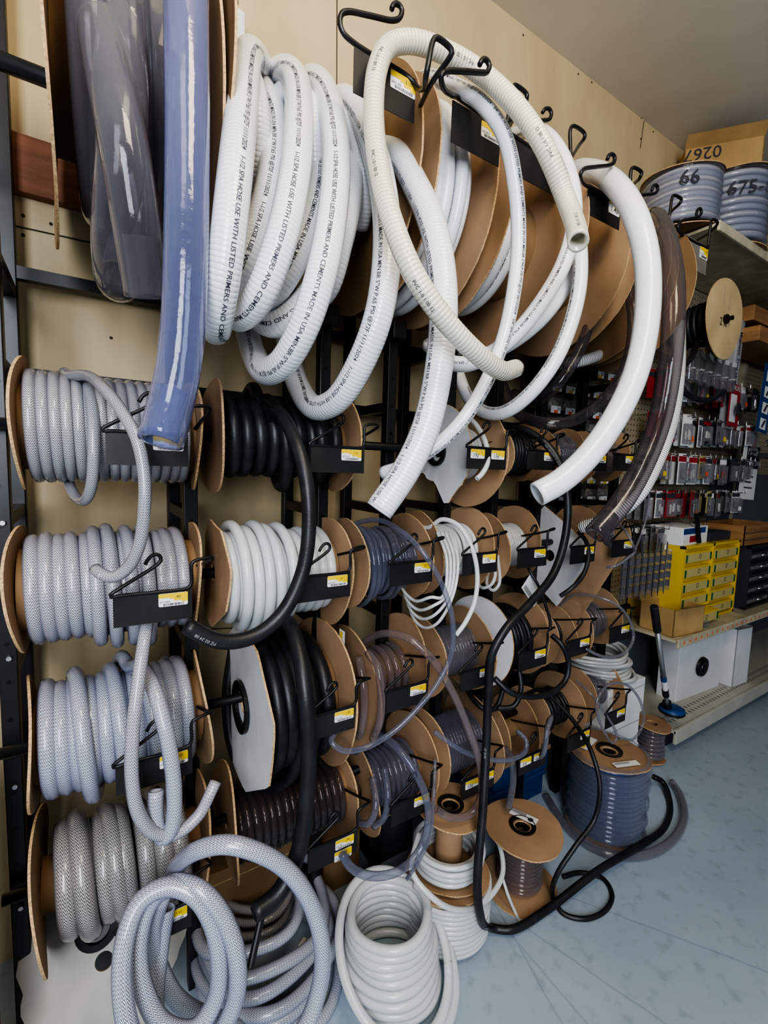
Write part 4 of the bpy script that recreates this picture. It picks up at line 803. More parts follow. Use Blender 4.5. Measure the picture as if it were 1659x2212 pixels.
# loose items
tag(tubes('clear_floor_hose', [Tube([PZ(q[0], q[1], 0.013) for q in ((1180, 1720), (1215, 1775), (1265, 1822), (1330, 1848), (1400, 1845), (1455, 1812), (1478, 1762), (1468, 1715), (1452, 1690))], 0.0125, 14, (True, True))], 'clear_gray'), 'clear vinyl hose curving over the floor around the wrapped spool', 'hose')
tag(tubes('clear_hose_end', [Tube(px([(1092, 1618, 0.86), (1106, 1640, 0.83), (1108, 1690, 0.82), (1098, 1745, 0.83)]), 0.0095, 12, (False, True))], 'clear_gray'), 'short clear hose end hanging below the empty cardboard spool', 'hose')
tag(MB().cyl(P(571, 1952, 0.70), P(541, 2088, 0.67), 0.006, 12).build('steel_bar', 'metal'), 'short black steel bar standing inside the floor coil of braided hose', 'bar')
for q, lb_ in (((655, 2050), 'crumpled white and yellow price sticker on the floor'), ((574, 2028), 'tiny white price sticker lying near the wall end of the floor')):
    c = PZ(*q, 0.003); t = tl('price_sticker', lb_, 'sticker', (0.1, -0.15, 0.6), c)
    mesh('sticker_paper', [(-0.02, -0.011, 0), (0, -0.012, 0.006), (0.02, -0.011, 0.002), (0.02, 0.011, 0.004), (0, 0.012, 0.009), (-0.02, 0.011, 0)], [(0, 1, 4, 5), (1, 2, 3, 4)], 'paper', t)
    mesh('yellow_field', [(0.001, -0.010, 0.0066), (0.018, -0.009, 0.003), (0.018, 0.004, 0.004), (0.001, 0.004, 0.0085)], [(0, 1, 2, 3)], 'yellow', t)
for i, (x0, z0, z1) in enumerate(((1.08, 0.0, 0.09), (1.10, 0.09, 0.18))):
    t = thing('storage_crate', ['lower blue crate under the rack behind the wrapped spool', 'upper blue crate under the rack, cardboard slip on its rim'][i], 'crate', (1.2, 1.08, z0), 'blue crates under the rack')
    MB().box(x0, x0+0.27, 1.0, 1.18, z0, z1-0.008).build('crate_body', 'bluebox', t, 0.004); MB().box(x0-0.006, x0+0.276, 0.994, 1.186, z1-0.016, z1).build('rim', 'bluebox' if i == 0 else 'card', t, 0.003)
for x0, x1, y0, z1, m_, lb_ in ((0.20, 0.43, 1.03, 0.20, 'card_dark', 'brown carton pushed against the wall under the left bays'), (0.50, 0.61, 1.03, 0.15, 'card_dark', 'narrow brown carton under the rack behind the milky coil'), (0.66, 0.80, 1.04, 0.17, 'darkgrey', 'dark grey box under the rack behind the stacked spool'), (-0.30, -0.155, 0.78, 0.66, 'card', 'tall cardboard panel leaning outside the left rack post')):
    t = thing('carton', lb_, 'box', ((x0+x1)/2, y0, 0)); MB().box(x0, x1, y0, min(1.2, y0+0.17), 0, z1).build('carton_body', m_, t, 0.002); MB().box(x0+0.01, x1-0.01, y0-0.001, y0, z1-0.03, z1-0.028).build('flap_edge', 'card_edge', t)
# torn white disc with hub slumped behind the lower-left reel
c = P(225, 2075, 0.93)
t = tl('loose_spool_disc', 'loose torn white cardboard disc with black hub slumped under the bottom left reel', 'disc', (math.radians(62), 0.0, math.radians(-12)), c)
flange(t, 0, 0, 0, 0.135, 'disc_shade', hole=0.015, bend=0.004, axis='z', seed=71, shape=lambda w: 1+0.05*math.sin(3*w)+0.04*math.sin(7*w+1)+0.02*math.sin(17*w))
MB().lathe([(0.012, 0.004), (0.022, 0.004), (0.024, 0.012), (0.036, 0.010), (0.037, 0.004)], (-0.015, 0.055, 0), 26).build('hub', 'hub', t)
# clear sticker on pink reel disc
t = [o for o in D.objects if o.get('label', '').startswith('third row reel with pinkish')][0]
q = P(733, 1378, 0.885); s_ = mesh('paper_sticker', [q+np.array(v) for v in ((0.0, 0.0, -0.022), (0.0, -0.026, -0.022), (0.0, -0.026, 0.022), (0.0, 0.0, 0.022))], [(0, 1, 2, 3)], 'paper', t)
mesh('yellow_field', [q+np.array(v) for v in ((-0.001, -0.004, 0.004), (-0.001, -0.016, 0.004), (-0.001, -0.016, 0.018), (-0.001, -0.004, 0.018))], [(0, 1, 2, 3)], 'yellow', s_)
# ------------------------------------------------------------------ shelving run at the far end of the wall
GX, GY = 2.0, 0.865
def gondola():
    t = thing('store_shelving', 'beige steel wall shelving with pegboard back beyond the hose rack', 'shelving', (2.9, 1.05, 0))
    MB().box(GX, 4.55, GY, WALL-0.005, 0.098, 0.112).build('base_deck', 'deck', t, 0.002)
    MB().box(GX, 4.55, GY-0.004, GY+0.01, 0.055, 0.117).build('front_lip', 'deck', t, 0.003)
    MB().box(GX+0.02, 4.55, GY+0.06, WALL-0.005, 0.0, 0.098).build('kick_plate', 'darkgrey', t)
    b = MB()
    for k in range(2):
        for i in range(70): b.box(GX+0.03+i*0.028, GX+0.036+i*0.028, GY+0.045+k*0.03, GY+0.060+k*0.03, 0.112, 0.1124)
    o = b.build('deck_slot', 'darkgrey', t); o['kind'] = 'stuff'
    for nm, z, y in (('middle_shelf', 0.485, 0.89), ('upper_shelf', 2.10, 0.885)):
        MB().box(GX, 4.55, y, WALL-0.03, z-0.012, z).build(nm, 'shelf', t, 0.002)
        MB().box(GX, 4.55, y-0.004, y+0.006, z-0.03, z+0.006).build('front_lip', 'shelf', t, 0.002)
    b = MB()
    for i in range(26): b.box(GX+0.04+i*0.05, GX+0.048+i*0.05, 0.8850, 0.8856, 0.466, 0.478)
    o = b.build('price_number', 'orange', t); o['kind'] = 'stuff'
    MB().box(GX, 4.55, WALL-0.022, WALL-0.012, 0.50, 2.35).build('pegboard', 'peg', t)
    MB().box(2.0, 4.55, WALL-0.03, WALL-0.012, 0.10, 0.50).build('lower_back_panel', 'greypaint', t)
    for x in (2.0, 3.2): MB().box(x-0.015, x+0.015, WALL-0.05, WALL-0.02, 0, 2.4).build('upright', 'shelf', t)
    MB().box(2.95, 4.5, 1.206, 1.225, 0.50, 1.18).build('grey_panel', 'greypaint', t)
gondola()
o = MB().box(1.40, 1.985, WALL-0.014, WALL-0.004, 0.0, 1.75).build('pegboard_panel', 'peg'); tag(o, 'pegboard sheet on the wall behind the right bays, fitting bins in front', 'board')
# fitting bins behind the right-hand bays
def fitting_bins():
    ords = ['first', 'second', 'third', 'fourth', 'fifth', 'sixth']; n = 0
    proto = None; rs = random.Random(4)
    for r, z in enumerate((1.545, 1.465, 1.385, 1.305, 1.125, 1.045, 0.765, 0.69)):
        for c in range(6):
            x = 1.475+c*0.086
            lab = 'clear fittings bin behind the rack, %s from left, %s row from top' % (ords[c], ['first', 'second', 'third', 'fourth', 'fifth', 'sixth', 'seventh', 'eighth'][r])
            if proto is None:
                t = tl('fitting_bin', lab, 'bin', (0, 0, 0), (x, 1.15, z), 'clear fitting bins behind the hose rack')
                MB().box(-0.040, 0.040, 0, 0.075, 0, 0.004).box(-0.040, -0.038, 0, 0.075, 0, 0.06).box(0.038, 0.040, 0, 0.075, 0, 0.06).box(-0.04, 0.04, 0, 0.003, 0, 0.045).build('bin_body', 'bin', t)
                k = MB()
                for i in range(9): 
                    a = np.array((rs.uniform(-.028, .028), rs.uniform(.015, .05), rs.uniform(.012, .04))); k.cyl(a, a+np.array((rs.uniform(-.015, .015), rs.uniform(-.012, .012), rs.uniform(-.01, .012))), 0.008, 10)
                f_ = k.build('plastic_fittings', 'fitting', t); f_['kind'] = 'stuff'
                m = MB().box(-0.032, 0.022, -0.006, -0.004, -0.012, 0.014).build('label_card', 'paper', t)
                MB().box(0.004, 0.016, -0.0066, -0.0062, -0.002, 0.010).build('printed_picture', 'ink_pale', m)
                s = MB().box(-0.016, 0.006, -0.0070, -0.0066, -0.012, -0.001).build('price_dot', 'orange', m)
                proto = t; kids = (t, )
            else:
                t = proto.copy(); C.objects.link(t); t.location = (x+rs.uniform(-.004, .004), 1.15, z); t['label'] = lab
                for ch in proto.children:
                    d = ch.copy(); C.objects.link(d); d.parent = t
                    for g in ch.children:
                        e = g.copy(); C.objects.link(e); e.parent = d
                        if e.name.startswith('price_dot') and rs.random() < 0.45: e.data = e.data.copy(); e.data.materials[0] = M['yellow']
fitting_bins()
# carded packs on the pegboard
def packs():
    rs = random.Random(11); ords = ['first', 'second', 'third', 'fourth', 'fifth', 'sixth', 'seventh', 'eighth', 'ninth', 'tenth', 'eleventh', 'twelfth']
    kinds = [('red carded pack', 'red'), ('white carded pack', 'paper'), ('grey carded pack', 'gray_part'), ('dark carded pack', 'darkgrey'), ('tan carded pack', 'drawer_label')]
    wts = [[0, 0, 1, 2, 1, 0, 0, 2, 0, 1, 3, 3], [0, 0, 1, 2, 1, 3, 2, 1, 2, 2, 1, 3], [2, 4, 1, 2, 1, 4, 1, 2, 2, 3, 2, 2], [2, 1, 0, 3, 0, 2, 4, 3, 2, 2, 1, 3], [3, 2, 3, 3, 2, 2, 3, 3, 4, 3, 2, 3]]
    for r, (z, x0) in enumerate(((1.62, 2.12), (1.43, 2.10), (1.255, 2.08), (1.085, 2.06), (0.93, 2.04))):
        for c in range(12):
            if r == 4 and c > 5: continue
            x = x0+c*0.082+rs.uniform(-.008, .008); kn, km = kinds[wts[r][c]]; h = rs.uniform(0.105, 0.14); w = rs.uniform(0.052, 0.07); y = 1.06+rs.uniform(-.02, .02)
            t = tl('carded_pack', '%s, %s from the left in the %s row of the pegboard' % (kn, ords[c], ords[r]), 'pack', (0, 0, rs.uniform(-.25, .25)), (x, y, z), 'carded packs hanging on the pegboard')
            cd = MB().box(-w/2, w/2, 0.012, 0.014, -h, 0).build('backing_card', km, t)
            MB().box(-w/2, w/2, 0.0105, 0.0115, -h*0.26, -0.012).build('card_header', rs.choice(['red', 'paper', 'darkgrey']), cd)
            MB().box(-w*0.42, w*0.42, -0.004, 0.0115, -h*0.95, -h*0.30).build('blister', 'blister', t, 0.003)
            k = MB()
            for i in range(rs.randint(2, 4)):
                a = np.array((rs.uniform(-w*.25, w*.25), 0.004, -h*rs.uniform(.45, .6))); k.cyl(a, a+np.array((rs.uniform(-.004, .004), 0, -h*rs.uniform(.18, .3))), rs.uniform(.003, .007), 8)
            k.build('packed_parts', rs.choice(['chrome', 'gray_part', 'red', 'darkgrey', 'fitting']), t)
            if rs.random() < 0.3: MB().box(w*0.02, w*0.40, -0.0062, -0.0055, -h*0.88, -h*0.70).build('price_sticker', rs.choice(['paper', 'yellow', 'orange']), t)
            for j in range(1, 3):      # the packs behind it on the same hook
                bk = tl('carded_pack', '%s, %s layer behind the %s front pack of the %s row' % (kn, ords[j], ords[c], ords[r]), 'pack', (0, 0, rs.uniform(-.25, .25)), (x+rs.uniform(-.004, .004), y+0.035*j, z), 'carded packs hanging on the pegboard')
                d = cd.copy(); C.objects.link(d); d.parent = bk; d.name = 'backing_card'
                for g in cd.children: e = g.copy(); C.objects.link(e); e.parent = d
            o = MB().cyl((x, y-0.02, z-0.008), (x, WALL-0.02, z-0.008), 0.0022, 8).cyl((x, y-0.02, z-0.009), (x, y-0.02, z+0.008), 0.0022, 8).build('peg_hook', 'chrome')
            tag(o, 'wire peg hook holding carded packs on the pegboard', 'hook', 'peg hooks of the pegboard')
packs()
# black plastic tool clips row hanging low (beside the yellow cabinet)
for i in range(8):
    x = 1.66+i*0.045; t = tl('hang_pack', 'dark blister pack in the low row beside the yellow cabinet, %s from the left' % ['first', 'second', 'third', 'fourth', 'fifth', 'sixth', 'seventh', 'eighth'][i], 'pack', (0, 0, 0.5), (x, 0.95, 0.885), 'dark packs beside the yellow cabinet')
    c_ = MB().box(-0.035, 0.035, 0.0, 0.002, -0.21, 0).build('backing_card', 'darkgrey' if i < 7 else 'gray_part', t)
    MB().box(-0.03, 0.03, -0.016, 0.0, -0.19, -0.03).build('blister', 'blister', t, 0.004)
    k = MB()
    for j in range(4): k.cyl((0, -0.007, -0.05-j*0.035), (0, -0.007, -0.072-j*0.035), 0.011, 10)
    k.build('packed_parts', 'darkgrey', t)
    if i in (5, 7): MB().box(0.0, 0.022, -0.0175, -0.0168, -0.17, -0.14).build('price_sticker', 'paper' if i == 7 else 'orange', t)
# drawer cabinets
def cabinet(name, label, x0, x1, y0, y1, z0, z1, mat, cols, rows, face, open_=None):
    t = thing(name, label, 'cabinet', ((x0+x1)/2, (y0+y1)/2, z0))
    b = MB().box(x0, x1, y0+0.02, y1, z0, z1); b.box(x0, x0+0.012, y0, y0+0.02, z0, z1).box(x1-0.012, x1, y0, y0+0.02, z0, z1).box(x0, x1, y0, y0+0.02, z1-0.012, z1).box(x0, x1, y0, y0+0.02, z0, z0+0.012)
    for c in range(1, cols): xx = x0+(x1-x0)*c/cols; b.box(xx-0.008, xx+0.008, y0, y0+0.02, z0, z1)
    b.build('cabinet_body', mat, t)
    for c in range(cols):
        for r in range(rows):
            a0 = x0+0.014+(x1-x0)*c/cols; a1 = x0-0.014+(x1-x0)*(c+1)/cols; hh = (z1-z0-0.03)/rows; q0 = z0+0.016+hh*r; yy = y0-(0.05 if open_ == (c, r) else 0)
            d = MB().box(a0, a1, yy+0.004, y0+0.018, q0+0.004, q0+hh-0.016).build('drawer', mat if face != 'dark' else 'darkgrey', t)
            if face == 'label':
                MB().box(a0+0.004, a1-0.004, yy+0.001, yy+0.004, q0+0.006, q0+hh-0.024).build('drawer_label', 'drawer_label', d)
                g_ = MB(); w_ = a1-a0
                g_.box(a0+0.006, a0+0.02, yy-0.0004, yy+0.001, q0+0.008, q0+hh-0.026); g_.box(a1-0.02, a1-0.006, yy-0.0004, yy+0.001, q0+0.008, q0+hh-0.026)
                g_.build('green_mark', 'green', d)
                cx_, cz_ = (a0+a1)/2+0.01, q0+hh*0.42
                MB().lathe([(0.010, 0), (0.014, 0)], (yy+0.0005, cx_, cz_), 18, 'x').build('round_mark', 'ink', d) if False else mesh('round_mark', [(cx_+rr*math.cos(w), yy+0.0004, cz_+rr*math.sin(w)) for rr in (0.008, 0.0105) for w in np.linspace(0, 2*PI, 16, endpoint=False)], [(i, (i+1) % 16, 16+(i+1) % 16, 16+i) for i in range(16)], 'ink', d)
            else:
                mesh('label_holder', [(a0+0.008, yy+0.0032, q0+0.012), (a1-0.008, yy+0.0032, q0+0.012), (a1-0.008, yy+0.0032, q0+hh-0.03), (a0+0.008, yy+0.0032, q0+hh-0.03)], [(0, 1, 2, 3)], 'gray_part', d)
                wire('handle', [[((a0+a1)/2-0.02, yy+0.002, q0+hh*0.35), ((a0+a1)/2-0.01, yy-0.012, q0+hh*0.45), ((a0+a1)/2+0.012, yy-0.012, q0+hh*0.5), ((a0+a1)/2+0.02, yy+0.002, q0+hh*0.55)]], 0.003, 'chrome', d)
    return t
cabinet('drawer_cabinet', 'bright yellow metal cabinet with ten labelled drawers on the middle shelf', 2.165, 2.72, 0.97, 1.2, 0.486, 0.850, 'yellowpaint', 2, 5, 'label', (0, 0))
cabinet('drawer_cabinet', 'black parts cabinet with chrome pulls right of the yellow one', 2.80, 3.42, 0.95, 1.2, 0.486, 0.81, 'darkgrey', 2, 5, 'dark')
def carton(name, label, x0, x1, y0, y1, z0, z1, mat, rot=0.0, open_=False, cat='box'):
    c = ((x0+x1)/2, (y0+y1)/2, z0); t = tl(name, label, cat, (0, 0, rot), c); a, b = (x1-x0)/2, (y1-y0)/2; h = z1-z0
    if open_:
        MB().box(-a, a, -b, -b+0.004, 0, h).box(-a, a, b-0.004, b, 0, h).box(-a, -a+0.004, -b, b, 0, h).box(a-0.004, a, -b, b, 0, h).box(-a, a, -b, b, 0, 0.004).build('carton_body', mat, t)
        mesh('flap', [(-a, -b, h), (a, -b, h), (a, -b-0.05, h+0.03), (-a, -b-0.05, h+0.03)], [(0, 1, 2, 3)], mat, t)
        mesh('flap', [(-a, b, h), (a, b, h), (a, b+0.03, h+0.06), (-a, b+0.03, h+0.06)], [(0, 1, 2, 3)], mat, t)
    else:
        MB().box(-a, a, -b, b, 0, h).build('carton_body', mat, t, 0.002)
        MB().box(-a, a, -0.001, 0.001, h, h+0.0006).build('flap_seam', 'ink_pale', t)
    return t
t = carton('product_box', 'small white product box with blue print on the yellow cabinet', 2.165, 2.42, 0.99, 1.13, 0.850, 0.930, 'paper', 0.05)
MB().box(-0.125, 0.10, -0.0715, -0.0705, 0.05, 0.075).build('blue_band', 'blue', t); MB().box(-0.06, 0.04, -0.0716, -0.0706, 0.012, 0.04).build('printed_picture', 'red', t)
tag(MB().cyl((2.30, 0.975, 0.86), (2.26, 0.978, 0.98), 0.009, 12).cyl((2.26, 0.978, 0.98), (2.257, 0.978, 0.99), 0.010, 12).build('marker_pen', 'hub'), 'black marker leaning against the small white product box', 'pen')
carton('parts_tray', 'low dark box on the yellow cabinet right of the white one', 2.46, 2.68, 1.0, 1.15, 0.850, 0.892, 'darkgrey')
t = carton('wooden_tray', 'orange brown wooden tray on the black cabinet', 2.76, 3.20, 0.97, 1.19, 0.811, 0.915, 'wood_tan', 0, True)
for ch in list(t.children):
    if ch.name.startswith('flap'): D.objects.remove(ch)
for i in range(2): MB().box(-0.22, 0.22, -0.1105, -0.110, 0.03+i*0.035, 0.033+i*0.035).build('board_joint', 'ink', t)
t = carton('open_carton', 'torn brown cardboard carton at the left end of the middle shelf', 2.03, 2.24, 0.91, 1.06, 0.485, 0.60, 'card_box', -0.1, True)
tag(MB().lathe([(0.0, 0.0), (0.02, 0.002), (0.028, 0.015), (0.022, 0.03), (0.006, 0.036), (0.0, 0.036)], (2.30, 0.93, 0.485), 9).build('crumpled_bag', 'film'), 'crumpled clear plastic scrap on the middle shelf edge', 'bag')
# white reel boxes on the deck
t = carton('reel_box', 'white reel box on the low deck with a black hub showing', 2.26, 2.64, 0.98, 1.07, 0.112, 0.40, 'card_white', -0.06)
MB().lathe([(0.010, -0.004), (0.022, -0.010), (0.045, -0.008), (0.048, 0.0)], (0, 0, 0), 30).build('hub', 'hub', t).matrix_local = Matrix.Translation((0.0, -0.051, 0.14)) @ Matrix.Rotation(PI/2, 4, 'X').inverted() @ Matrix.Identity(4)
t = carton('reel_box', 'second white reel box with open brown flaps beside the hub box', 2.68, 2.83, 0.92, 1.15, 0.112, 0.41, 'card_white', -0.06, True)
for ch in t.children:
    if ch.name.startswith('flap'): ch.data.materials[0] = M['card_box']
# magnetic pick-up tool leaning on the shelf
a, b = P(1413, 1310, 0.83), PZ(1442, 1535, 0.117); b[1] = 0.875; b = P(1442, 1530, 0.885)
t = thing('pickup_tool', 'telescopic pick-up tool with blue foot leaning on the low shelf', 'tool', b); d = (b-a)
MB().cyl(a, a+d*0.22, 0.0135, 16).build('grip', 'rubber', t, 0.003); MB().cyl(a+d*0.2, a+d*0.78, 0.0095, 16).build('tube', 'alu', t, smooth=True); MB().cyl(a+d*0.70, a+d*0.80, 0.0105, 16).build('paper_band', 'paper', t)
MB().cyl(a+d*0.66, a+d*0.70, 0.0108, 16).build('blue_band', 'blue', t); MB().cyl(a+d*0.79, a+d*0.86, 0.012, 16).build('collar', 'rubber', t); MB().cyl(a+d*0.85, b, 0.008, 14).build('lower_tube', 'alu', t)
MB().cyl(b-d*0.07, b+np.array((0, 0, 0.0)), 0.016, 16).build('socket', 'rubber', t)
MB().lathe([(0.0, 0.022), (0.03, 0.022), (0.046, 0.016), (0.048, 0.008)], b+np.array((0.025, -0.005, -0.018)), 26).build('foot_top', 'blue', t, smooth=True); MB().lathe([(0.048, 0.008), (0.049, 0.002), (0.046, -0.004), (0, -0.004)], b+np.array((0.025, -0.005, -0.018)), 26).build('foot_rim', 'rubber', t)
# upper shelf: two wrapped spools and a carton
for cx_, cy_, rr, hh, lb_, mk in ((2.03, 1.05, 0.14, 0.225, 'shrink-wrapped spool of braided hose at the upper shelf corner', '66'), (2.36, 1.02, 0.15, 0.31, 'shrink-wrapped spool of braided hose marked 675-1 on the upper shelf', '675-1')):
    t = thing('wrapped_spool', lb_, 'hose reel', (cx_, cy_, 2.1), 'wrapped spools on the upper shelf')
    for z, s in ((2.112, 81), (2.1+hh, 82)): flange(t, cx_, cy_, z, rr+0.006, 'card_dark', hole=0.02, axis='z', seed=s+int(cx_*10))
    tubes('tubing', [Tube(helix(2.128, 2.1+hh-0.016, cx_, cy_, rr-0.014, 10, 0, 0.001, 3, axis='z'), 0.0135, 12)], 'braid_m', t)
    MB().lathe([(rr+0.004*math.sin(i*2.3), 2.115+i*(hh-0.02)/14-2.1) for i in range(15)], (cx_, cy_, 2.1), 40).build('shrink_wrap', 'film', t, smooth=True)
    a_ = math.atan2(-cy_, -cx_)+0.35; e = np.array((-math.sin(a_), math.cos(a_), 0)); o_ = np.array((cx_, cy_, 2.1+hh*0.62))+(rr+0.007)*np.array((math.cos(a_), math.sin(a_), 0))
    print_flat(mk, o_-e*0.06, e, (0, 0, 1), 0.05, 'ink', t, 'handwriting')
t = carton('open_carton', 'long tan carton with 0267 written upside down above the wrapped spools', 2.24, 2.53, 1.02, 1.14, 2.44, 2.585, 'card_box', -0.93, True)
g = print_flat('0267', (-0.005, -0.0615, 0.139), (-1, 0, 0), (0, 0, -1), 0.05, 'ink', t, 'handwriting')
# spool with black hose and tan disc, hung end-on from the pegboard
c = P(1565, 690, 0.90)
t = tl('tubing_spool', 'black hose spool with a tall tan disc facing out under the upper shelf', 'hose reel', (0, 0, PI/2), c)
flange(t, 0, 0, 0, 0.155, 'wood_disc', hole=0.012, bend=0.003, wob=0.005, seed=91, name='flange'); flange(t, 0.21, 0, 0, 0.10, 'card_dark', hole=0.012, bend=0.003, seed=92)
core(t, 0.004, 0.206, 0, 0, 0.045, 'card_dark')
tubes('tubing', [Tube(helix(0.014, 0.195, 0, 0, 0.058, 10, 0, 0.003, 3), 0.0085, 12), Tube(helix(0.03, 0.15, 0, 0, 0.072, 5, 0.03, 0.006, 5), 0.0085, 12)], 'rubber', t)
MB().cyl((-0.03, 0, 0), (0.33, 0, 0), 0.009, 12).build('axle_rod', 'metal', t); MB().cyl((-0.012, 0, 0), (-0.002, 0, 0), 0.018, 16).build('hub', 'hub', t)
print_flat('2 R', (-0.0035, 0.045, -0.028), (0, -1, 0), (0, 0, 1), 0.03, 'ink', t, 'handwriting')
for k_ in range(2): print_flat('Scotch line', (-0.0035, 0.01-k_*0.05, 0.115-k_*0.02), (0, 0, -1), (0, -1, 0), 0.010, 'ink', t, 'handwriting') if False else print_flat(('~~ ~ ~~~', '~~~ ~~')[k_], (-0.0035, 0.03-k_*0.05, 0.12-k_*0.03), (0, 0, -1), (0, -1, 0), 0.012, 'ink_pale', t, 'handwriting')
tag(tubes('black_hose_tail', [Tube(px([(1508, 720, 1.0), (1505, 745, 0.95), (1494, 772, 0.90), (1474, 795, 0.88), (1466, 820, 0.87), (1478, 845, 0.86), (1505, 862, 0.85), (1535, 863, 0.84), (1563, 845, 0.83)]), 0.0105, 12, (True, True))], 'rubber'), 'black hose tail curling down and up below the black hose spool', 'hose')
# posters and cards at the far right
def panel(name, label, cat, x, z, w, h, y, mat, rot=0.0, tilt=0.0):
    t = tl(name, label, cat, (0, tilt, rot), (x, y, z)); MB().box(-w/2, w/2, 0, 0.003, -h/2, h/2).build('card_sheet', mat, t); return t
for i, x in enumerate((2.93, 3.08)):
    t = panel('tool_card', ['blue tool card with white pictures, left one of the pair', 'blue tool card with white pictures, right one of the pair'][i], 'card', x, 1.56, 0.13, 0.34, 1.0, 'blue', 0.0, 0.1)
    for k in range(4): MB().box(-0.035, 0.035, -0.002, -0.001, 0.085-k*0.08, 0.14-k*0.08).build('printed_picture', 'paper', t); MB().cyl((-0.015, -0.0025, 0.095-k*0.08), (0.012, -0.0025, 0.13-k*0.08), 0.006, 8).build('tool_picture', 'ink', t)
t = panel('sweeper_poster', 'white and black magnet sweeper poster low on the pegboard end', 'poster', 3.02, 1.19, 0.20, 0.30, 1.07, 'paper', 0.0, 0.05)
MB().box(-0.06, 0.10, -0.002, -0.001, 0.02, 0.14).build('black_field', 'darkgrey', t); print_flat('MAGNE', (-0.055, -0.003, 0.09), (1, 0, 0), (0, 0, 1), 0.035, 'paper', t); print_flat('MINI SWE', (-0.055, -0.003, 0.035), (1, 0, 0), (0, 0, 1), 0.03, 'paper', t)
MB().box(-0.05, 0.05, -0.002, -0.001, -0.03, -0.022).box(-0.05, 0.03, -0.002, -0.001, -0.06, -0.052).box(-0.05, 0.05, -0.002, -0.001, -0.09, -0.083).build('printed_line', 'ink', t)
t = tl('tool_holder_sleeve', 'tall white sleeve printed Magnetic Tool Holder beside the tan disc', 'sleeve', (0, 0.07, 0), (2.64, 1.05, 1.65))
MB().box(-0.03, 0.03, -0.02, 0.02, -0.26, 0.26).build('sleeve_body', 'ink_pale', t, 0.006); print_flat('Magnetic Tool Holder', (-0.012, -0.022, 0.20), (0, 0, -1), (1, 0, 0), 0.022, 'ink', t)
t = panel('magnet_pack', 'red and white pack headed MAGNET in the upper pegboard row', 'pack', 2.63, 1.50, 0.15, 0.2, 1.02, 'red', 0.1)
print_flat('MAGNET', (-0.06, -0.002, 0.07), (1, 0, 0), (0, 0, 1), 0.024, 'paper', t); MB().box(-0.065, 0.02, -0.002, -0.001, -0.08, 0.05).build('white_field', 'paper', t); MB().lathe([(0.012, 0), (0.03, 0.008), (0.03, 0.014), (0.012, 0.016)], (0, 0, 0), 16).build('round_magnet', 'darkgrey', t).matrix_local = Matrix.Translation((-0.02, -0.012, -0.02)) @ Matrix.Rotation(PI/2, 4, 'X')
for i in range(3):
    o = MB().cyl((2.95+i*0.02, 0.98, 1.345-i*0.022), (3.5, 0.98, 1.345-i*0.022), 0.010, 12).build('chrome_tube', 'chrome', smooth=True); tag(o, ['upper', 'middle', 'lower'][i]+' chrome tube lying below the blue tool cards', 'tube', 'chrome tubes below the blue cards')
o = MB().box(2.9, 3.8, 0.95, 1.0, 1.26, 1.285).build('tube_ledge', 'darkgrey'); tag(o, 'dark ledge carrying the chrome tubes', 'ledge')
for i, z in enumerate((1.80, 1.90)):
    o = MB().box(2.66, 3.8, 0.96+i*0.03, 1.16, z, z+0.07).build('wooden_board', 'wood_tan', bevel=0.003); tag(o, ['lower', 'upper'][i]+' wooden board below the upper shelf at the right edge', 'board', 'boards under the upper shelf')
for i in range(6):
    x = 2.14+i*0.075; t = tl('clear_bag', 'clear plastic parts bag under the black hose spool, %s from the left' % ['first', 'second', 'third', 'fourth', 'fifth', 'sixth'][i], 'bag', (0, 0.15*math.sin(i), 0.2), (x, 1.0, 1.68), 'clear bags under the black hose spool')
    MB().box(-0.045, 0.045, -0.008, 0.008, -0.13, 0).build('bag_film', 'blister', t, 0.005); MB().box(-0.045, 0.045, -0.009, -0.0085, -0.02, 0).build('header', 'paper', t); MB().lathe([(0.012, 0), (0.02, 0.004), (0.012, 0.008)], (0, 0, -0.08), 14).build('packed_parts', 'fitting', t)
c = P(512, 58, 1.20)
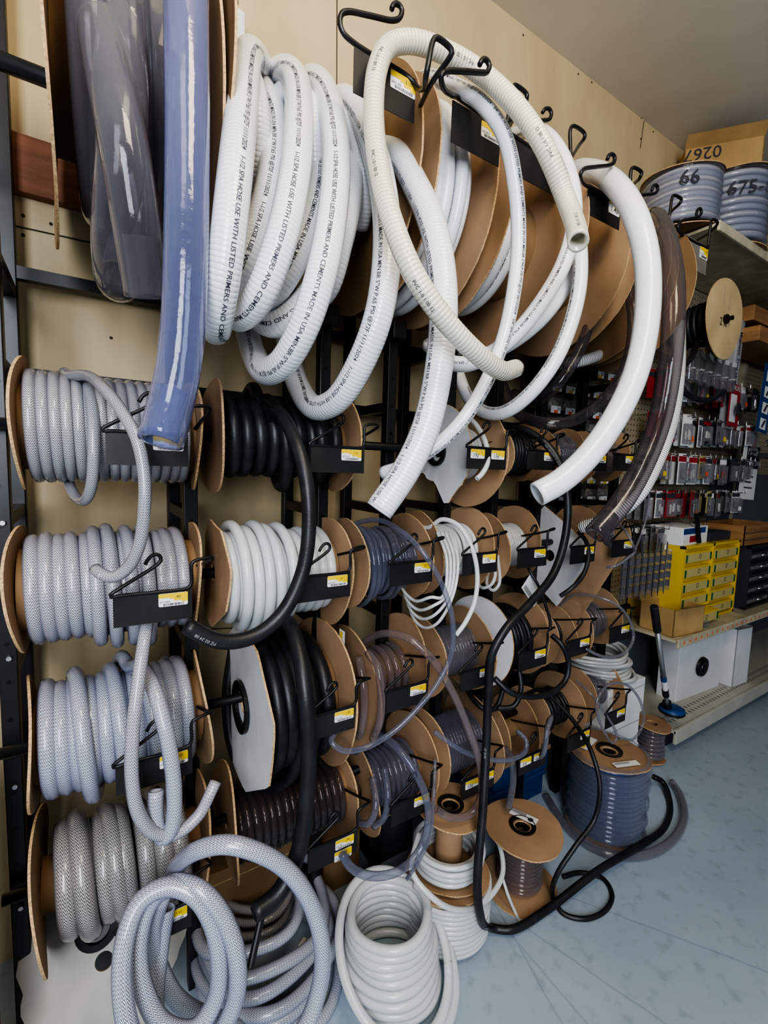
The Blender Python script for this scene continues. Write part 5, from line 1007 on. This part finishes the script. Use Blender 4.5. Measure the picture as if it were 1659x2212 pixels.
o = MB().box(c[0]-0.018, c[0]+0.018, 1.19, WALL-0.001, c[2]-0.035, c[2]+0.035).build('wall_box', 'paper', bevel=0.006); tag(o, 'small pale plastic box on the wall above the first white spa hose', 'box')
# ------------------------------------------------------------------ light and camera
w = D.worlds.new('world'); bpy.context.scene.world = w; w.use_nodes = True
w.node_tree.nodes['Background'].inputs[0].default_value = (0.80, 0.87, 1.0, 1); w.node_tree.nodes['Background'].inputs[1].default_value = 0.18
def area(name, loc, to, size, power, col, sy=None):
    l = D.lights.new(name, 'AREA'); l.energy = power; l.color = col; l.size = size
    if sy: l.shape = 'RECTANGLE'; l.size_y = sy
    o = D.objects.new(name, l); C.objects.link(o); o.location = loc
    o.rotation_euler = (Vector(to)-Vector(loc)).to_track_quat('-Z', 'Y').to_euler(); return o
area('doorway_daylight', (-0.75, -1.35, 1.75), (0.45, 1.0, 1.0), 0.8, 46, (0.86, 0.92, 1.0), 1.5)
area('warm_fill', (0.35, -0.3, 2.55), (0.6, 1.2, 1.7), 0.5, 13, (1.0, 0.84, 0.60), 0.6)  # added warm fill below the ceiling, lifts the upper wall
cam = D.cameras.new('camera'); co = D.objects.new('camera', cam); C.objects.link(co)
cam.sensor_fit = 'HORIZONTAL'; cam.sensor_width = 36; cam.lens = F/1659*36; cam.clip_start = 0.02
m = Matrix(((R[0][0], -R[0][1], -R[0][2]), (R[1][0], -R[1][1], -R[1][2]), (R[2][0], -R[2][1], -R[2][2])))
co.matrix_world = Matrix.Translation((0, 0, H)) @ m.to_4x4()
s = bpy.context.scene; s.camera = co
s.view_settings.view_transform = 'AgX'; s.view_settings.look = 'AgX - High Contrast'; s.view_settings.exposure = 0.45
s.cycles.max_bounces = 10; s.cycles.diffuse_bounces = 3; s.cycles.glossy_bounces = 2; s.cycles.transmission_bounces = 3; s.cycles.transparent_max_bounces = 14
s.cycles.caustics_reflective = False; s.cycles.caustics_refractive = False
s.cycles.use_denoising = True; s.cycles.use_adaptive_sampling = True; s.cycles.adaptive_threshold = 0.02
